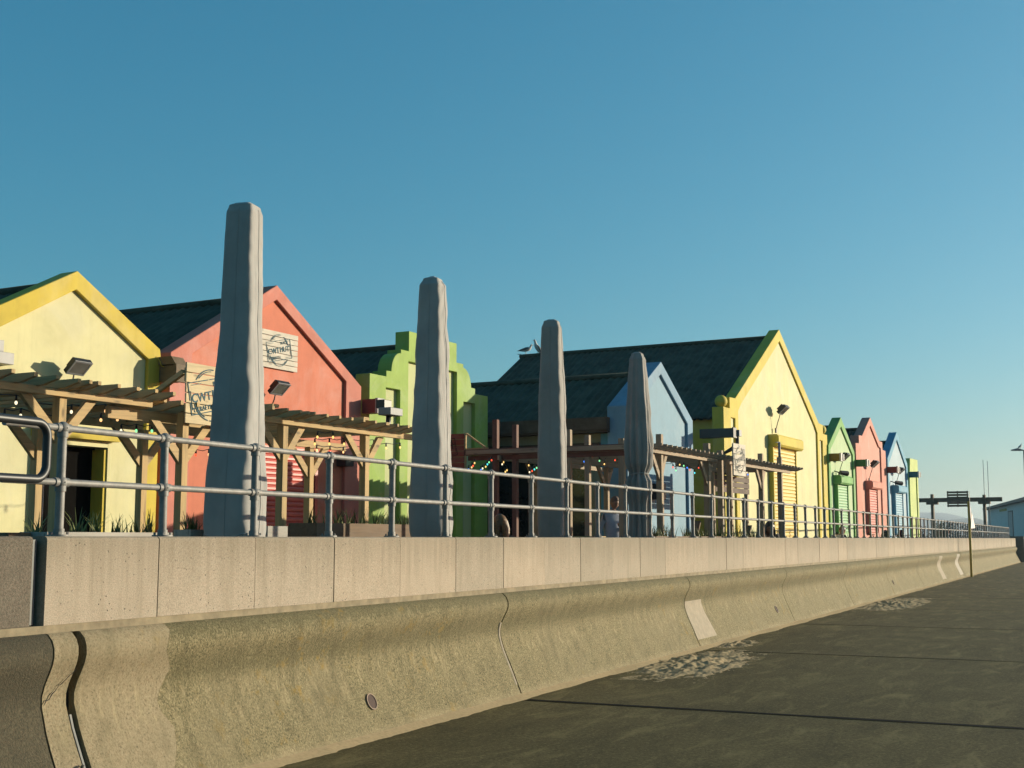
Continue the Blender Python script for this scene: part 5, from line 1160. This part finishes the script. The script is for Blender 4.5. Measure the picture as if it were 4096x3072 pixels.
# white building at the right
bw = thing('white_building', 'low white building with dark roof edge at the right edge', 'building', (140, 9.0, GZ), False)
bd = Vector((107.94 - 133.49, 5.85 - 10.59, 0)).normalized(); B0 = Vector((160.2, 12.7, 0))
def bp(a, z, o=0.0): n_ = Vector((-bd.y, bd.x, 0)); return B0 + bd * a + n_ * o + Vector((0, 0, z))
MT['whitewall'] = paint('white_render', (0.92, 0.92, 0.86), 0.06)
def quadbox(mb, a0, a1, z0, z1, o0, o1, z0b=None, z1b=None):
    z0b = z0 if z0b is None else z0b; z1b = z1 if z1b is None else z1b
    v = [bp(a0, z0, o0), bp(a1, z0b, o0), bp(a1, z1b, o0), bp(a0, z1, o0), bp(a0, z0, o1), bp(a1, z0b, o1), bp(a1, z1b, o1), bp(a0, z1, o1)]
    return mb.add(v, [(0, 1, 2, 3), (7, 6, 5, 4), (0, 4, 5, 1), (1, 5, 6, 2), (2, 6, 7, 3), (3, 7, 4, 0)])
part(bw, 'wall', quadbox(MB(), 0, 42, GZ, 4.9, 0, 6, None, 5.1), MT['whitewall'])
part(bw, 'roof_edge', quadbox(MB(), -0.4, 42, 4.91, 5.12, -0.5, 6.5, 5.11, 5.4), MT['gutter'])
part(bw, 'name_board', quadbox(MB(), 12, 18, 4.45, 4.70, -0.06, -0.01), plain('yellow_board', (0.50, 0.38, 0.05), 0.6))
dw = part(bw, 'door', quadbox(MB(), 19.5, 22.5, GZ, 4.25, -0.05, -0.01), MT['white']); part(dw, 'door_frame', quadbox(quadbox(quadbox(MB(), 19.2, 19.5, GZ, 4.4, -0.06, -0.01), 22.5, 22.8, GZ, 4.4, -0.06, -0.01), 19.5, 22.5, 4.255, 4.4, -0.06, -0.01), MT['gutter'])
# concrete end pier of the wall
ep = single('end_pier', 'dark concrete pier closing the far end of the sea wall', 'pier', MB().box(XE + 0.1, XE + 1.2, 5.35, 6.6, -0.3, 1.75).box(XE + 1.2, XE + 25, 5.0, 5.6, -0.3, 1.0), MT['darkc'], (XE, 5.9, PZ), False, bevel=0.02)
# terracotta pots
for i, (x, y) in enumerate(((84.5, 9.62), (84.65, 9.28))):
    t = thing('plant_pot', 'terracotta pot beside the timber frame, %s one' % ('left' if i == 0 else 'right'), 'plant pot', (x, y, GZ), False, 'terracotta pots')
    part(t, 'pot', MB().tube([(x, y, GZ), (x, y, 1.7), (x, y, 2.05), (x, y, 2.12), (x, y, 2.12)], [0.12, 0.20, 0.24, 0.27, 0.22], 16), plain('terracotta', (0.36, 0.16, 0.09), 0.8))
# bushes behind the railing
def bush(label, c, rx, ry, rz, n, seed):
    rnd = random.Random(seed); t = thing('bush', label, 'bush', (c[0], c[1], GZ), False, 'dark bushes beyond the last hut'); mb = MB()
    for i in range(n):
        while True:
            p = Vector((rnd.uniform(-1, 1), rnd.uniform(-1, 1), rnd.uniform(-0.1, 1)))
            k = p.length + 0.35 * noise.noise(p * 2.5 + Vector((seed, 0, 0)))
            if k < 1 and (k > 0.45 or rnd.random() < 0.3): break
        q = Vector((c[0] + p.x * rx, c[1] + p.y * ry, GZ + p.z * rz)); s = rnd.uniform(0.06, 0.14)
        a = Vector((rnd.gauss(0, 1), rnd.gauss(0, 1), rnd.gauss(0, 1))).normalized(); b_ = a.orthogonal().normalized()
        mb.add([q + a * s, q + b_ * s * 0.55, q - a * s, q - b_ * s * 0.55], [(0, 1, 2, 3)])
    part(t, 'foliage', mb, MT['leaf'])
    part(t, 'stem', MB().tube([(c[0], c[1], GZ), (c[0] + 0.1, c[1], GZ + rz * 0.6)], [0.09, 0.03], 8), MT['planter_b'])
for i, (x, y, rx, ry, rz) in enumerate(((123, 16.6, 1.6, 2.2, 2.1), (125, 13.6, 1.5, 1.7, 2.4), (126, 11.3, 1.4, 1.5, 2.2), (133, 9.6, 1.6, 1.5, 1.5))):
    bush('dark evergreen bush behind the far railing, number %s from the left' % ['one', 'two', 'three', 'four'][i], (x, y), rx, ry, rz, 2200, 30 + i)

# hills far across the bay
def hill(name, pts, y_mid, x0, depth, mat):
    v = []; f = []; n = len(pts)
    for k in range(5):
        s = [0, 0.75, 1, 0.7, 0][k]; x = x0 + depth * (k - 2) / 2
        for y, h in pts: v.append((x, y, -0.6 + h * s))
    for k in range(4):
        for i in range(n - 1): f.append((k * n + i, k * n + i + 1, (k + 1) * n + i + 1, (k + 1) * n + i))
    structure(name, MB().add(v, f, 0, True), mat)
MT['hill'] = plain('hill_slope', (0.07, 0.09, 0.05), 0.95, 0, 0.3, 0.02)
def ridge(y0, y1, n, fn): return [(y0 + (y1 - y0) * i / n, max(0.0, fn(i / n))) for i in range(n + 1)]
hill('hills', ridge(120, 760, 40, lambda s: sin(pi * s) ** 0.8 * (66 + 10 * noise.noise(Vector((s * 6, 0, 0))))), 0, 3200, 300, MT['hill'])
hill('hills', ridge(120, 300, 24, lambda s: sin(pi * s) * (36 + 5 * noise.noise(Vector((s * 5, 3, 0))))), 0, 2250, 200, MT['hill'])
# the air over the bay
hz = MB().box(-200, 3600, -1500, 1500, -1.8, 80)
ho = single('haze', None, None, hz, [], (0, 0, 0), False, kind='stuff')
hm = bpy.data.materials.new('sea_haze'); hm.use_nodes = True; hn = hm.node_tree; hn.nodes.clear()
pv = hn.nodes.new('ShaderNodeVolumePrincipled'); pv.inputs['Color'].default_value = (0.70, 0.85, 1.0, 1); pv.inputs['Density'].default_value = 0.00024; pv.inputs['Anisotropy'].default_value = 0.5
om = hn.nodes.new('ShaderNodeOutputMaterial'); hn.links.new(pv.outputs[0], om.inputs['Volume']); ho.data.materials.clear(); ho.data.materials.append(hm)

# reflectance of every surface, measured against the exposure set above
ALB = 0.64
for m in bpy.data.materials:
    if not m.use_nodes: continue
    b = m.node_tree.nodes.get('Principled BSDF')
    if b and b.inputs['Base Color'].is_linked:
        src = b.inputs['Base Color'].links[0].from_socket
        m.node_tree.links.new(mixc(m.node_tree, 1.0, src, (ALB, ALB, ALB), 'MULTIPLY'), b.inputs['Base Color'])
